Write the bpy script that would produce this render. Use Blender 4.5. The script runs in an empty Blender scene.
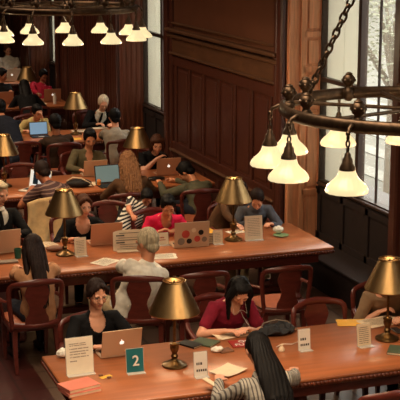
import bpy, math, random
from mathutils import Vector as V, Matrix, noise
random.seed(7)
PI = math.pi
COL = bpy.context.scene.collection
# ------------------------------------------------------------------ camera
CF, CYAW, CPIT, CH = 1261.54, math.radians(19.583), math.radians(12.294), 4.16
FWD = V((math.sin(CYAW)*math.cos(CPIT), math.cos(CYAW)*math.cos(CPIT), -math.sin(CPIT)))
RGT = V((math.cos(CYAW), -math.sin(CYAW), 0))
UPV = RGT.cross(FWD)
def P(px, py, z):
    d = RGT*((px-200)/CF) - UPV*((py-200)/CF) + FWD
    return V((0, 0, CH)) + d*((z-CH)/d.z)
def PY(px, py, y):
    d = RGT*((px-200)/CF) - UPV*((py-200)/CF) + FWD
    return V((0, 0, CH)) + d*(y/d.y)
cd = bpy.data.cameras.new('camera'); cam = bpy.data.objects.new('camera', cd); COL.objects.link(cam)
cam.location = (0, 0, CH)
cam.rotation_euler = Matrix((RGT, UPV, -FWD)).transposed().to_euler()
cd.sensor_width = 36; cd.lens = 36*CF/400; cd.clip_end = 300
bpy.context.scene.camera = cam
# ------------------------------------------------------------------ materials
def lin(c): return tuple((x/255/12.92 if x/255 <= .04045 else ((x/255+.055)/1.055)**2.4) for x in c)
def mk(name, rgb, rough=.6, metal=0, var=.18, scale=6, bump=.1, stretch=(1,1,1), rgb2=None, spec=.5, emit=None, es=0, bscale=None):
    m = bpy.data.materials.new(name); m.use_nodes = True
    nt = m.node_tree; N = nt.nodes; L = nt.links
    b = N['Principled BSDF']
    tc = N.new('ShaderNodeTexCoord'); mp = N.new('ShaderNodeMapping'); mp.inputs['Scale'].default_value = stretch
    nz = N.new('ShaderNodeTexNoise'); nz.inputs['Scale'].default_value = scale; nz.inputs['Detail'].default_value = 4
    L.new(tc.outputs['Object'], mp.inputs['Vector']); L.new(mp.outputs[0], nz.inputs['Vector'])
    cr = N.new('ShaderNodeValToRGB')
    c = lin(rgb)
    c2 = lin(rgb2) if rgb2 else tuple(min(1, x*(1+var)) for x in c)
    c1 = tuple(x*(1-var) for x in c)
    cr.color_ramp.elements[0].position = .3; cr.color_ramp.elements[1].position = .7
    cr.color_ramp.elements[0].color = (*c1, 1); cr.color_ramp.elements[1].color = (*c2, 1)
    L.new(nz.outputs['Fac'], cr.inputs['Fac']); L.new(cr.outputs[0], b.inputs['Base Color'])
    b.inputs['Roughness'].default_value = rough; b.inputs['Metallic'].default_value = metal
    b.inputs['Specular IOR Level'].default_value = spec
    if bump:
        bp = N.new('ShaderNodeBump'); bp.inputs['Strength'].default_value = bump; bp.inputs['Distance'].default_value = .01
        L.new(nz.outputs['Fac'], bp.inputs['Height']); L.new(bp.outputs[0], b.inputs['Normal'])
    if emit:
        b.inputs['Emission Color'].default_value = (*lin(emit), 1); b.inputs['Emission Strength'].default_value = es
    return m
def stripes(name, ca, cb, n=40, axis='Z', rough=.8, duty=.5, rot=0):
    m = mk(name, ca, rough, var=.1)
    nt = m.node_tree; N = nt.nodes; L = nt.links; b = N['Principled BSDF']
    tc = N.new('ShaderNodeTexCoord'); mp = N.new('ShaderNodeMapping'); mp.inputs['Rotation'].default_value = (0, rot, 0)
    w = N.new('ShaderNodeTexWave'); w.bands_direction = axis; w.inputs['Scale'].default_value = n; w.inputs['Distortion'].default_value = .6; w.inputs['Detail'].default_value = 1
    cr = N.new('ShaderNodeValToRGB'); cr.color_ramp.interpolation = 'CONSTANT'
    cr.color_ramp.elements[0].color = (*lin(ca), 1); cr.color_ramp.elements[1].color = (*lin(cb), 1); cr.color_ramp.elements[1].position = duty
    L.new(tc.outputs['Object'], mp.inputs[0]); L.new(mp.outputs[0], w.inputs['Vector']); L.new(w.outputs['Fac'], cr.inputs[0]); L.new(cr.outputs[0], b.inputs['Base Color'])
    return m
M = {}
M['panel'] = mk('panel_wood', (78, 40, 29), .38, var=.25, scale=5, stretch=(6, 6, .5), bump=.05)
M['frieze'] = mk('frieze_wood', (94, 62, 41), .45, var=.2, scale=4, stretch=(.6, .6, 5), bump=.05)
M['dado'] = mk('upper_wall_wood', (98, 58, 38), .55, var=.1, scale=2, bump=.03)
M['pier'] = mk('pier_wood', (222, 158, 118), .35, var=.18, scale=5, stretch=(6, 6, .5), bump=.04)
M['darkwood'] = mk('dark_wood', (44, 24, 19), .4, var=.25, scale=6, stretch=(3, 3, 1))
M['redwood'] = mk('chair_wood', (92, 38, 30), .3, var=.22, scale=8, stretch=(1, 1, 4), bump=.04)
M['tablewood'] = mk('table_wood', (166, 98, 60), .3, var=.16, scale=3, stretch=(.5, 6, 1), bump=.02)
M['tableedge'] = mk('table_edge_wood', (100, 50, 33), .3, var=.25, scale=10)
M['seat'] = mk('seat_leather', (164, 90, 60), .42, var=.15, scale=12)
M['brass'] = mk('brushed_brass', (156, 128, 88), .38, 1, var=.12, scale=30, stretch=(1, 1, .1), bump=.02)
M['brassin'] = mk('shade_lining', (250, 225, 160), .6, 0, var=.05)
M['bronze'] = mk('aged_bronze', (84, 66, 50), .38, .85, var=.35, scale=25, bump=.3)
M['lampbronze'] = mk('lamp_base_bronze', (108, 84, 52), .3, .9, var=.3, scale=25, bump=.1)
M['curtain'] = mk('pale_blind', (232, 228, 216), .8, var=.03, bump=0)
tn = M['curtain'].node_tree; tr_ = tn.nodes.new('ShaderNodeBsdfTranslucent'); tr_.inputs[0].default_value = (.7, .68, .61, 1); mx_ = tn.nodes.new('ShaderNodeMixShader'); mx_.inputs[0].default_value = .75
tn.links.new(tn.nodes['Principled BSDF'].outputs[0], mx_.inputs[1]); tn.links.new(tr_.outputs[0], mx_.inputs[2]); tn.links.new(mx_.outputs[0], tn.nodes['Material Output'].inputs[0])
M['winframe'] = mk('window_frame_paint', (52, 34, 26), .5, var=.15)
M['bench'] = mk('bench_dark_wood', (34, 20, 17), .75, var=.2)
M['tile'] = None
M['ceil'] = mk('ceiling_plaster', (150, 110, 80), .8)
M['plainwall'] = mk('plain_wall', (120, 78, 54), .7)
M['alu'] = mk('laptop_aluminium', (200, 170, 140), .42, .35, var=.03, scale=3, bump=0)
M['alurose'] = mk('laptop_warm_metal', (190, 140, 110), .45, .3, var=.03, scale=3, bump=0)
M['black'] = mk('black_plastic', (18, 17, 18), .4, var=.2)
M['keys'] = mk('laptop_keys', (30, 30, 32), .6)
M['logo'] = mk('lit_logo', (250, 245, 235), .4, emit=(255, 245, 230), es=.9, bump=0)
M['screenblue'] = mk('screen_pale_blue', (110, 140, 165), .3, emit=(130, 165, 195), es=.55, var=.1, bump=0)
M['screengrey'] = mk('screen_grey_teal', (90, 110, 110), .3, emit=(110, 130, 128), es=.45, var=.05, bump=0)
M['screenwhite'] = mk('screen_white', (210, 215, 215), .3, emit=(215, 225, 225), es=.6, var=.04, bump=0)
M['screendark'] = mk('screen_dark_window', (20, 30, 40), .3, emit=(20, 40, 50), es=.4, bump=0)
M['whiteplastic'] = mk('white_plastic', (226, 218, 205), .35, var=.03, bump=0)
M['paper'] = mk('paper', (232, 220, 196), .85, var=.04, scale=20, bump=.02)
M['paperyellow'] = mk('yellow_paper', (226, 170, 62), .75, var=.08)
M['cream'] = mk('cream_page', (222, 200, 168), .85, var=.05, scale=20)
M['ink'] = mk('printed_ink', (66, 56, 50), .8, bump=0)
M['inkgrey'] = mk('grey_print', (128, 112, 96), .8, bump=0)
M['teal'] = mk('teal_card', (14, 98, 102), .5, var=.06, bump=0)
M['pinkcover'] = mk('pink_book_cover', (204, 116, 94), .6, var=.08)
M['brownbook'] = mk('brown_book_cover', (112, 70, 46), .6)
M['greenbook'] = mk('dark_green_cover', (70, 84, 62), .5)
M['redmag'] = mk('red_magazine', (150, 34, 30), .4, var=.15)
M['bag'] = mk('black_bag_fabric', (26, 24, 24), .8, var=.3, scale=30, bump=.3)
M['plate'] = mk('green_plate', (120, 142, 100), .4)
M['acrylic'] = None
M['white_cloth'] = mk('white_cloth', (225, 220, 205), .8)
M['redprint'] = mk('red_print', (176, 60, 48), .6)
M['orange'] = mk('orange_drink', (224, 130, 50), .35)
M['street'] = mk('street_stone', (104, 102, 94), .9, var=.08, scale=1)
M['stripe'] = mk('white_road_paint', (130, 128, 120), .9)
M['facade'] = mk('pale_facade', (122, 120, 110), .9, var=.06, scale=.6)
M['leaf'] = mk('leaf', (146, 146, 126), .7, var=.15, scale=3)
M['bark'] = mk('bark', (120, 110, 96), .9)
# people
SK = {'light': mk('skin_light', (222, 160, 128), .5, var=.05, bump=0), 'tan': mk('skin_tan', (200, 132, 96), .5, var=.05, bump=0), 'brown': mk('skin_brown', (158, 96, 66), .5, var=.05, bump=0)}
M['lip'] = mk('lips', (184, 104, 88), .45, bump=0)
M['eye'] = mk('eyes_dark', (30, 20, 18), .2, bump=0)
M['eyewhite'] = mk('eye_white', (215, 205, 195), .3, bump=0)
def hairmat(n, c): return mk(n, c, .62, var=.4, scale=60, stretch=(1, 1, .1), bump=.35, spec=.18)
HA = {'black': hairmat('hair_black', (13, 9, 8)), 'brown': hairmat('hair_brown', (72, 42, 28)), 'lightbrown': hairmat('hair_light_brown', (134, 94, 64)),
      'grey': hairmat('hair_grey', (176, 160, 130)), 'white': hairmat('hair_white', (220, 205, 180)), 'dkbrown': hairmat('hair_dark_brown', (36, 22, 17))}
def fab(n, c, **k):
    k.setdefault('var', .15); return mk('fabric_'+n, c, .88, scale=14, bump=.15, spec=.2, **k)
F = {'black': fab('black', (15, 14, 15)), 'crimson': fab('crimson', (120, 24, 42)), 'magenta': fab('magenta', (206, 30, 72)), 'tan': fab('tan', (172, 124, 88)),
     'white': fab('white', (214, 206, 190)), 'brown': fab('dark_brown', (58, 42, 31)), 'olive': fab('olive', (92, 82, 58)), 'greygreen': fab('grey_green', (86, 84, 66)),
     'grey': fab('grey', (140, 128, 112)), 'navy': fab('navy', (16, 19, 30)), 'yellow': fab('pale_yellow', (188, 168, 110)), 'khaki': fab('khaki', (168, 146, 112)),
     'denim': fab('denim', (40, 42, 52)), 'taupe': fab('taupe', (134, 108, 82)), 'bluegrey': fab('blue_grey', (84, 86, 94)), 'beigecoat': fab('beige_coat', (196, 164, 118)),
     'rust': fab('rust_brown', (88, 62, 42)), 'pinkred': fab('rose_red', (176, 34, 60))}
F['bw'] = stripes('black_white_stripes', (225, 218, 205), (22, 20, 22), 9, 'Z', rot=.35)
F['maroonstripe'] = stripes('maroon_stripes', (64, 36, 34), (128, 100, 88), 7.5, 'Z', duty=.82, rot=.2)
F['greystripe'] = stripes('grey_vertical_stripes', (158, 152, 140), (84, 78, 74), 13, 'X', duty=.7)
def tile_mat():
    m = mk('floor_tile', (96, 34, 28), .38, var=.15, scale=3, bump=0)
    nt = m.node_tree; N = nt.nodes; L = nt.links; b = N['Principled BSDF']
    tc = N.new('ShaderNodeTexCoord'); br = N.new('ShaderNodeTexBrick'); br.offset = 0; br.squash = 1
    br.inputs['Color1'].default_value = (*lin((66, 26, 23)), 1); br.inputs['Color2'].default_value = (*lin((58, 23, 20)), 1); br.inputs['Mortar'].default_value = (*lin((46, 22, 18)), 1)
    br.inputs['Scale'].default_value = 1; br.inputs['Mortar Size'].default_value = .012; br.inputs['Brick Width'].default_value = .3; br.inputs['Row Height'].default_value = .3
    br2 = N.new('ShaderNodeTexBrick'); br2.offset = 0
    br2.inputs['Color1'].default_value = (*lin((100, 76, 60)), 1); br2.inputs['Color2'].default_value = (*lin((88, 66, 52)), 1); br2.inputs['Mortar'].default_value = (*lin((60, 42, 32)), 1)
    br2.inputs['Scale'].default_value = 1; br2.inputs['Mortar Size'].default_value = .014; br2.inputs['Brick Width'].default_value = .45; br2.inputs['Row Height'].default_value = .45
    L.new(tc.outputs['Object'], br.inputs['Vector']); L.new(tc.outputs['Object'], br2.inputs['Vector'])
    sx = N.new('ShaderNodeSeparateXYZ'); L.new(tc.outputs['Object'], sx.inputs[0])
    gt = N.new('ShaderNodeMath'); gt.operation = 'GREATER_THAN'; gt.inputs[1].default_value = 2.35; L.new(sx.outputs[0], gt.inputs[0])
    mx = N.new('ShaderNodeMix'); mx.data_type = 'RGBA'; L.new(gt.outputs[0], mx.inputs[0]); L.new(br.outputs[0], mx.inputs[6]); L.new(br2.outputs[0], mx.inputs[7])
    L.new(mx.outputs[2], b.inputs['Base Color'])
    return m
M['tile'] = tile_mat()
def glassmat(name, tint, fac=.1, rough=.05):
    m = bpy.data.materials.new(name); m.use_nodes = True; nt = m.node_tree; N = nt.nodes; L = nt.links
    for n in list(N): N.remove(n)
    o = N.new('ShaderNodeOutputMaterial'); t = N.new('ShaderNodeBsdfTransparent'); t.inputs[0].default_value = (*tint, 1)
    g = N.new('ShaderNodeBsdfPrincipled'); g.inputs['Roughness'].default_value = rough; g.inputs['Base Color'].default_value = (*tint, 1)
    mx = N.new('ShaderNodeMixShader'); mx.inputs[0].default_value = fac
    L.new(t.outputs[0], mx.inputs[1]); L.new(g.outputs[0], mx.inputs[2]); L.new(mx.outputs[0], o.inputs[0]); return m
M['glass'] = glassmat('window_glass', (.95, .96, .95), .08)
M['acrylic'] = glassmat('clear_acrylic', (.85, .8, .72), .45, .15)
def shade_mat():
    m = bpy.data.materials.new('opal_glass_shade'); m.use_nodes = True; nt = m.node_tree; N = nt.nodes; L = nt.links
    b = N['Principled BSDF']; b.inputs['Base Color'].default_value = (*lin((150, 120, 84)), 1); b.inputs['Roughness'].default_value = .3
    b.inputs['Emission Color'].default_value = (*lin((250, 230, 176)), 1); b.inputs['Emission Strength'].default_value = SHADE_E
    tc = N.new('ShaderNodeTexCoord'); nz = N.new('ShaderNodeTexNoise'); nz.inputs['Scale'].default_value = 18
    bp = N.new('ShaderNodeBump'); bp.inputs['Strength'].default_value = .2; L.new(tc.outputs['Object'], nz.inputs[0]); L.new(nz.outputs[0], bp.inputs['Height']); L.new(bp.outputs[0], b.inputs['Normal'])
    return m
SHADE_E = .92
M['opal'] = shade_mat()
# ------------------------------------------------------------------ mesh builder
class MB:
    def __init__(s): s.v = []; s.f = []; s.mi = []; s.cur = 0
    def add(s, vs, fs, T=None):
        o = len(s.v)
        s.v += [tuple(T @ V(v)) if T else tuple(v) for v in vs]
        for f in fs: s.f.append([i+o for i in f]); s.mi.append(s.cur)
        return s
    def box(s, c, d, T=None, rz=0, rx=0, ry=0, taper=1, bev=0):
        x, y, z = d[0]/2, d[1]/2, d[2]/2
        R = Matrix.Translation(V(c)) @ Matrix.Rotation(rz, 4, 'Z') @ Matrix.Rotation(ry, 4, 'Y') @ Matrix.Rotation(rx, 4, 'X')
        if T: R = T @ R
        b = min(bev, x*.9, y*.9, z*.9)
        if b > 0:
            rings = []
            for zz, k in ((-z, b), (-z+b, 0), (z-b, 0), (z, b)):
                t = taper if zz < 0 else 1
                X, Y = x*t, y*t
                rings.append([(X-k, -Y+b if k == 0 else -Y+k, zz), (X-k, Y-b if k == 0 else Y-k, zz), (X-b if k == 0 else X-k, Y-k, zz), (-X+b if k == 0 else -X+k, Y-k, zz), (-X+k, Y-b if k == 0 else Y-k, zz), (-X+k, -Y+b if k == 0 else -Y+k, zz), (-X+b if k == 0 else -X+k, -Y+k, zz), (X-b if k == 0 else X-k, -Y+k, zz)])
            vs = [v for r in rings for v in r]; fs = []
            for i in range(3):
                for j in range(8): fs.append([i*8+j, i*8+(j+1) % 8, (i+1)*8+(j+1) % 8, (i+1)*8+j])
            fs.append(list(range(7, -1, -1))); fs.append(list(range(24, 32)))
            return s.add(vs, fs, R)
        t = taper
        vs = [(-x*t, -y*t, -z), (x*t, -y*t, -z), (x*t, y*t, -z), (-x*t, y*t, -z), (-x, -y, z), (x, -y, z), (x, y, z), (-x, y, z)]
        return s.add(vs, [[3, 2, 1, 0], [4, 5, 6, 7], [0, 1, 5, 4], [1, 2, 6, 5], [2, 3, 7, 6], [3, 0, 4, 7]], R)
    def lathe(s, prof, n=20, T=None, caps=True, flute=0, nf=8):
        vs = []; fs = []
        for r, z in prof:
            for j in range(n):
                a = 2*PI*j/n; rr = r*(1+flute*math.cos(nf*a)) if r > 0.01 else r
                vs.append((rr*math.cos(a), rr*math.sin(a), z))
        for i in range(len(prof)-1):
            for j in range(n): fs.append([i*n+j, i*n+(j+1) % n, (i+1)*n+(j+1) % n, (i+1)*n+j])
        if caps:
            fs.append([j for j in range(n-1, -1, -1)]); fs.append([(len(prof)-1)*n+j for j in range(n)])
        return s.add(vs, fs, T)
    def tube(s, pts, r, n=8, T=None, closed=False, side=None):
        """r: number, or list per point of number or (side radius, other radius); side: fixed vector for the first radius"""
        pts = [V(p) for p in pts]; m = len(pts)
        rs = r if isinstance(r, (list, tuple)) else [r]*m
        rs = [(q, q) if not isinstance(q, (tuple, list)) else q for q in rs]
        vs = []; fs = []; prev = None
        for i, p in enumerate(pts):
            if closed: t = pts[(i+1) % m]-pts[i-1]
            else: t = pts[min(i+1, m-1)]-pts[max(i-1, 0)]
            t.normalize()
            if side is not None: a = V(side)-t*V(side).dot(t)
            elif prev is None: a = t.cross(V((0, 0, 1)) if abs(t.z) < .9 else V((1, 0, 0)))
            else: a = prev-t*prev.dot(t)
            a.normalize(); prev = a; b = t.cross(a)
            for j in range(n):
                th = 2*PI*(j+.5)/n if n == 4 else 2*PI*j/n
                k = 1.414 if n == 4 else 1
                vs.append(p+a*(rs[i][0]*math.cos(th)*k)+b*(rs[i][1]*math.sin(th)*k))
        for i in range(m if closed else m-1):
            for j in range(n): fs.append([i*n+j, i*n+(j+1) % n, ((i+1) % m)*n+(j+1) % n, ((i+1) % m)*n+j])
        if not closed:
            fs.append([j for j in range(n-1, -1, -1)]); fs.append([(m-1)*n+j for j in range(n)])
        return s.add(vs, fs, T)
    def loft(s, pts, rs, side, n=16, T=None):
        """rounded closed body: adds hemispherical end rings"""
        pts = [V(p) for p in pts]; rs = [(q, q) if not isinstance(q, (tuple, list)) else q for q in rs]
        d0 = (pts[0]-pts[1]).normalized(); d1 = (pts[-1]-pts[-2]).normalized()
        A = []; B = []
        for a in (80, 50, 22):
            k = math.radians(a); e = min(rs[0])
            A.append((pts[0]+d0*(e*math.sin(k)), (rs[0][0]*math.cos(k), rs[0][1]*math.cos(k))))
        for a in (22, 50, 80):
            k = math.radians(a); e = min(rs[-1])
            B.append((pts[-1]+d1*(e*math.sin(k)), (rs[-1][0]*math.cos(k), rs[-1][1]*math.cos(k))))
        al = A+list(zip(pts, rs))+B
        return s.tube([a[0] for a in al], [a[1] for a in al], n, T, side=side)
    def ball(s, c, r, n=14, T=None, R=None):
        rx, ry, rz = r if isinstance(r, (tuple, list)) else (r, r, r)
        m = max(6, n//2); vs = [(0, 0, -rz)]; fs = []
        for i in range(1, m):
            a = -PI/2+PI*i/m
            for j in range(n): vs.append((rx*math.cos(a)*math.cos(2*PI*j/n), ry*math.cos(a)*math.sin(2*PI*j/n), rz*math.sin(a)))
        vs.append((0, 0, rz)); k = len(vs)-1
        for j in range(n):
            fs.append([0, 1+(j+1) % n, 1+j]); fs.append([k, 1+(m-2)*n+j, 1+(m-2)*n+(j+1) % n])
            for i in range(m-2): fs.append([1+i*n+j, 1+i*n+(j+1) % n, 1+(i+1)*n+(j+1) % n, 1+(i+1)*n+j])
        TT = Matrix.Translation(V(c))
        if R: TT = TT @ R.to_4x4()
        if T: TT = T @ TT
        return s.add(vs, fs, TT)
    def mesh(s, name, mats, smooth=True, auto=35):
        me = bpy.data.meshes.new(name); me.from_pydata(s.v, [], s.f); me.update()
        for m in (mats if isinstance(mats, list) else [mats]): me.materials.append(m)
        for p, k in zip(me.polygons, s.mi): p.material_index = k
        if smooth:
            me.polygons.foreach_set('use_smooth', [True]*len(me.polygons))
            try: me.set_sharp_from_angle(angle=math.radians(auto))
            except Exception: pass
        return me
    def build(s, name, mats, parent=None, loc=None, smooth=True, auto=35):
        o = bpy.data.objects.new(name, s.mesh(name, mats, smooth, auto)); COL.objects.link(o)
        if parent: o.parent = parent
        if loc is not None: o.location = loc
        return o
def tag(o, label=None, cat=None, group=None, kind=None):
    if label: o['label'] = label
    if cat: o['category'] = cat
    if group: o['group'] = group
    if kind: o['kind'] = kind
    return o
def empty(name, loc=(0, 0, 0), rz=0):
    o = bpy.data.objects.new(name, None); COL.objects.link(o); o.location = loc; o.rotation_euler = (0, 0, rz); o.empty_display_size = .1
    return o
def copy_tree(o, parent=None):
    c = o.copy(); COL.objects.link(c)
    if parent: c.parent = parent
    for ch in list(o.children): copy_tree(ch, c)
    return c
def struct(mb, name, mats, smooth=False):
    return tag(mb.build(name, mats, smooth=smooth), kind='structure')
# ------------------------------------------------------------------ the room
WX, WR = 6.05, 6.52            # wall face, window plane
Z1 = 7.2
X0, Y0, Y1 = -7.0, -3.0, 33.0
NICHES = [(3.85, 6.55), (11.13, 13.9), (18.5, 21.2), (25.85, 28.55)]
m = MB(); m.box(((X0+7.2)/2, (Y0+Y1)/2, -.1), (7.2-X0, Y1-Y0+.4, .2)); struct(m, 'floor', M['tile'])
m = MB(); m.box(((X0+7.2)/2, (Y0+Y1)/2, Z1+.1), (7.2-X0, Y1-Y0+.4, .2)); struct(m, 'ceiling', M['ceil'])
m = MB(); m.box((X0-.1, (Y0+Y1)/2, Z1/2), (.2, Y1-Y0, Z1)); struct(m, 'wall_left', M['plainwall'])
m = MB(); m.box(((X0+7.2)/2, Y0-.1, Z1/2), (7.2-X0, .2, Z1)); struct(m, 'wall_near', M['plainwall'])
m = MB(); m.box(((X0+7.2)/2, Y1+.1, Z1/2), (7.2-X0, .2, Z1))
for i in range(22):
    x = X0+.3+i*.6; m.box((x, Y1-.02, 1.3), (.1, .05, 2.4)); 
m.box((0, Y1-.03, 2.6), (13, .06, .2)); struct(m, 'wall_far', M['panel'])
# right wall: piers between the niches, with wainscot, frieze, cornice and upper wood
segs = []; y = Y0
for a, b in NICHES: segs.append((y, a)); y = b
segs.append((y, Y1))
ZSILL, ZTOP = 1.05, 5.2
core = MB()
for a, b in segs: core.box(((WX+7.0)/2+.02, (a+b)/2, Z1/2), (7.0-WX-.04, b-a, Z1))
for a, b in NICHES:
    core.box(((WX+7)/2+.02, (a+b)/2, (ZTOP+Z1)/2+.2), (7.0-WX-.04, b-a, Z1-ZTOP-.4))
    core.box(((WR+7)/2, (a+b)/2, ZSILL/2), (7.0-WR, b-a, ZSILL))
struct(core, 'wall_right', M['darkwood'])
low = MB(); fr = MB(); up = MB(); pil = MB(); jb = MB(); jb2 = MB(); led = MB()
for a, b in segs:
    # panelled wainscot
    low.box((WX+.02, (a+b)/2, 1.13), (.04, b-a, 2.26))
    if a > 21:
        for i in range(int((b-a-.6)/.17)): low.box((WX-.006, a+.42+i*.17, Z1/2), (.03, .13, Z1), bev=.012)
        low.box((WX-.02, (a+b)/2, .12), (.05, b-a-.3, .24), bev=.01)
        for k in range(3): low.box((WX-.03, a+.9+k*1.45, Z1/2), (.07, .2, Z1), bev=.02)
        for e, sg in ((a, 1), (b, -1)):
            if e == Y1: continue
            pil.box((WX-.035, e+sg*.09, Z1/2), (.08, .15, Z1), bev=.02)
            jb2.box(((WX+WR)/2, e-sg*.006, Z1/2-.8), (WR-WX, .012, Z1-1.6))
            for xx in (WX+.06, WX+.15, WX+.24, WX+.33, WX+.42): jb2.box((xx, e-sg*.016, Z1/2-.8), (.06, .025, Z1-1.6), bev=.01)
        continue
    if b-a > 3:
        n = max(1, round((b-a-1.0)/.56)); w = (b-a-.9)/n
        for i in range(n+1):
            yy = a+.45+i*w
            low.box((WX-.012, yy, 1.5), (.03, .075, 1.4), bev=.008)
            low.box((WX-.012, yy, .4), (.03, .075, .66), bev=.008)
        for zz, h in ((2.16, .14), (.86, .12), (.72, .08), (.1, .16)): low.box((WX-.014, (a+b)/2, zz), (.034, b-a-.5, h), bev=.006)
        for i in range(n):
            yy = a+.45+(i+.5)*w
            low.box((WX-.004, yy, 1.5), (.02, w-.22, 1.06), bev=.01)
        led.box((WX-.03, (a+b)/2, .79), (.09, b-a-.5, .035), bev=.01)
        # frieze and cornice
        fr.box((WX-.005, (a+b)/2, 2.37), (.05, b-a-.5, .24))
        fr.box((WX-.03, (a+b)/2, 2.27), (.08, b-a-.5, .035), bev=.01)
    else:
        fr.box((WX, (a+b)/2, 2.37), (.05, b-a-.1, .24))
    up.box((WX+.015, (a+b)/2, (2.6+Z1)/2), (.03, b-a, Z1-2.6))
    led.box((WX-.03, (a+b)/2, 2.53), (.08, b-a-.3, .06), bev=.015)
    led.box((WX-.05, (a+b)/2, 2.62), (.13, b-a-.3, .05), bev=.015)
    led.box((WX-.02, (a+b)/2, 2.72), (.05, b-a-.3, .03), bev=.01)
    for e, sg in ((a, 1), (b, -1)):
        if e in (Y0, Y1): continue
        pil.box((WX-.035, e+sg*.09, Z1/2), (.08, .15, Z1), bev=.02)
        pil.box((WX-.02, e+sg*.27, Z1/2), (.06, .09, Z1), bev=.015)
        pil.box((WX-.045, e+sg*.2, .2), (.12, .36, .4), bev=.02)
        # jamb panelling in the reveal
        yj = e-sg*.012
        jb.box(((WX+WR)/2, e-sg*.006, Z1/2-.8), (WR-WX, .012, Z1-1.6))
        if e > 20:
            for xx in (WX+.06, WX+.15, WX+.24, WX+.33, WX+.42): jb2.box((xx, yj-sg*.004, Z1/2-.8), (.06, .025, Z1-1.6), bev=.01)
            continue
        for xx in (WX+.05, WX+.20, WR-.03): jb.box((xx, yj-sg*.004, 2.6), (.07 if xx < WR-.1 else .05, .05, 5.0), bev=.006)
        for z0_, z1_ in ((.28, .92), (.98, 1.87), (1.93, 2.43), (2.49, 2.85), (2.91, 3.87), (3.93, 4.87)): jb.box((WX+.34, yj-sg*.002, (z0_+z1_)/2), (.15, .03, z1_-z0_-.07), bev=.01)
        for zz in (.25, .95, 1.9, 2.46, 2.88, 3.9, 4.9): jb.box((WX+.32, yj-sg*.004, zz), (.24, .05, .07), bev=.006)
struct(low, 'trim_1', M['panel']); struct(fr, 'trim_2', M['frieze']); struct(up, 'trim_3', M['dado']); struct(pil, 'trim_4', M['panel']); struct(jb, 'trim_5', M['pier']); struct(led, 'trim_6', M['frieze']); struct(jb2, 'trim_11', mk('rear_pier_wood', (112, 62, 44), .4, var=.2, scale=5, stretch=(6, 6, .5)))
# windows: dark frame, three casements, transom; glass; pale blind in the far light; bench below
for k, (a, b) in enumerate(NICHES):
    f = MB()
    ys = [b-.06, b-1.03, a+.06]
    for yy in (a+.03, b-.03): f.box((WR, yy, 3.1), (.09, .07, 4.2))
    f.box((WR, b-1.06, 3.1), (.1, .07, 4.2), bev=.01); f.box((WR, a+.72, 3.1), (.1, .07, 4.2), bev=.01)
    f.box((WR, b-1.48, 3.1), (.02, .028, 4.2))
    f.box((WR, (a+b)/2, 2.34), (.08, b-a, .05)); f.box((WR, (a+b)/2, 3.9), (.08, b-a, .08)); f.box((WR, (a+b)/2, ZTOP), (.1, b-a, .1))
    f.box((WR, (a+b)/2, 1.07), (.1, b-a, .07)); 
    w = struct(f, 'window_%d' % (k+1), M['winframe'])
    g = MB(); g.box((WR+.01, (a+b)/2, 3.12), (.006, b-a-.1, 4.1)); g.build('window_pane', M['glass'], w, smooth=False)
    g = MB()                                     # pale blinds lowered in the far light
    g.box((WR+.04, b-.28, 3.2), (.012, .46, 4.2)); g.box((WR+.04, b-.77, 3.2), (.012, .5, 4.2))
    g.build('window_blind', M['curtain'], w, smooth=False)
    g = MB(); g.box((WR-.04, (a+b)/2, 1.07), (.1, b-a-.16, .035), bev=.01); g.build('window_sill', M['winframe'], w, smooth=False)
    g = MB(); g.box((WR-.05, a+.62, 1.75), (.03, .025, .16), bev=.005); g.box((WR-.08, a+.65, 1.8), (.02, .09, .02), bev=.004); g.build('window_handle', M['bronze'], w)
    t = MB()
    t.box((WR-.02, (a+b)/2, .7), (.04, b-a, .72))
    for i in range(5): t.box((WR-.05, a+.1+i*(b-a-.2)/4, .7), (.03, .08, .66), bev=.006)
    t.box((WR-.05, (a+b)/2, .42), (.03, b-a, .08)); t.box((WR-.05, (a+b)/2, .98), (.03, b-a, .08))
    t.box(((WX+WR)/2, (a+b)/2, .17), (WR-WX, b-a, .34)); t.box(((WX+WR)/2-.02, (a+b)/2, .36), (WR-WX, b-a, .035), bev=.008)
    struct(t, 'trim_%d' % (7+k), M['bench'])
# ------------------------------------------------------------------ outside
m = MB(); m.box((34, 60, -1.6), (50, 240, .2)); struct(m, 'ground_outside', M['street'])
m = MB()
for i in range(9): m.box((13.5+i*1.35, 26, -1.485), (.55, 26, .02))
tag(m.build('crosswalk', M['stripe'], smooth=False), kind='structure')
m = MB(); m.box((46, 60, 8), (4, 240, 22))
for i in range(56):
    for j in range(5): m.box((43.9, -50+i*4, 2+j*4), (.3, 1.5, 2.4))
o = m.build('building', M['facade'], smooth=False); tag(o, 'pale stone building across the street beyond the windows', 'building')
def tree(x, y, s, label):
    t = empty('street_tree', (x, y, -1.5)); tag(t, label, 'tree', 'trees outside the windows')
    m = MB(); m.tube([(0, 0, 0), (.05, .1, 2), (0, 0, 4)], [.2, .16, .08], 8)
    for k in range(5):
        a = k*1.3; m.tube([(0, 0, 2.4), (math.cos(a)*1.1, math.sin(a)*1.1, 4.2)], [.08, .03], 6)
    m.build('trunk', M['bark'], t)
    m = MB()
    for k in range(int(4200*s)):
        while True:
            q = V((random.uniform(-1, 1), random.uniform(-1, 1), random.uniform(-1, 1)))
            if q.length < 1: break
        p = V((q.x*2.2*s, q.y*2.2*s, 4.8+q.z*2.2*s)); r = random.uniform(.035, .075)
        R = Matrix.Rotation(random.uniform(0, 6), 3, 'Z') @ Matrix.Rotation(random.uniform(0, 3), 3, 'X')
        m.add([p+R @ V(c) for c in ((-r, 0, 0), (0, -r*.5, 0), (r, 0, 0), (0, r*.5, 0))], [[0, 1, 2, 3]])
    m.build('foliage', M['leaf'], t, smooth=False)
tree(11.8, 21.8, 1.0, 'leafy street tree outside the window behind the near chandelier')
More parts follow.
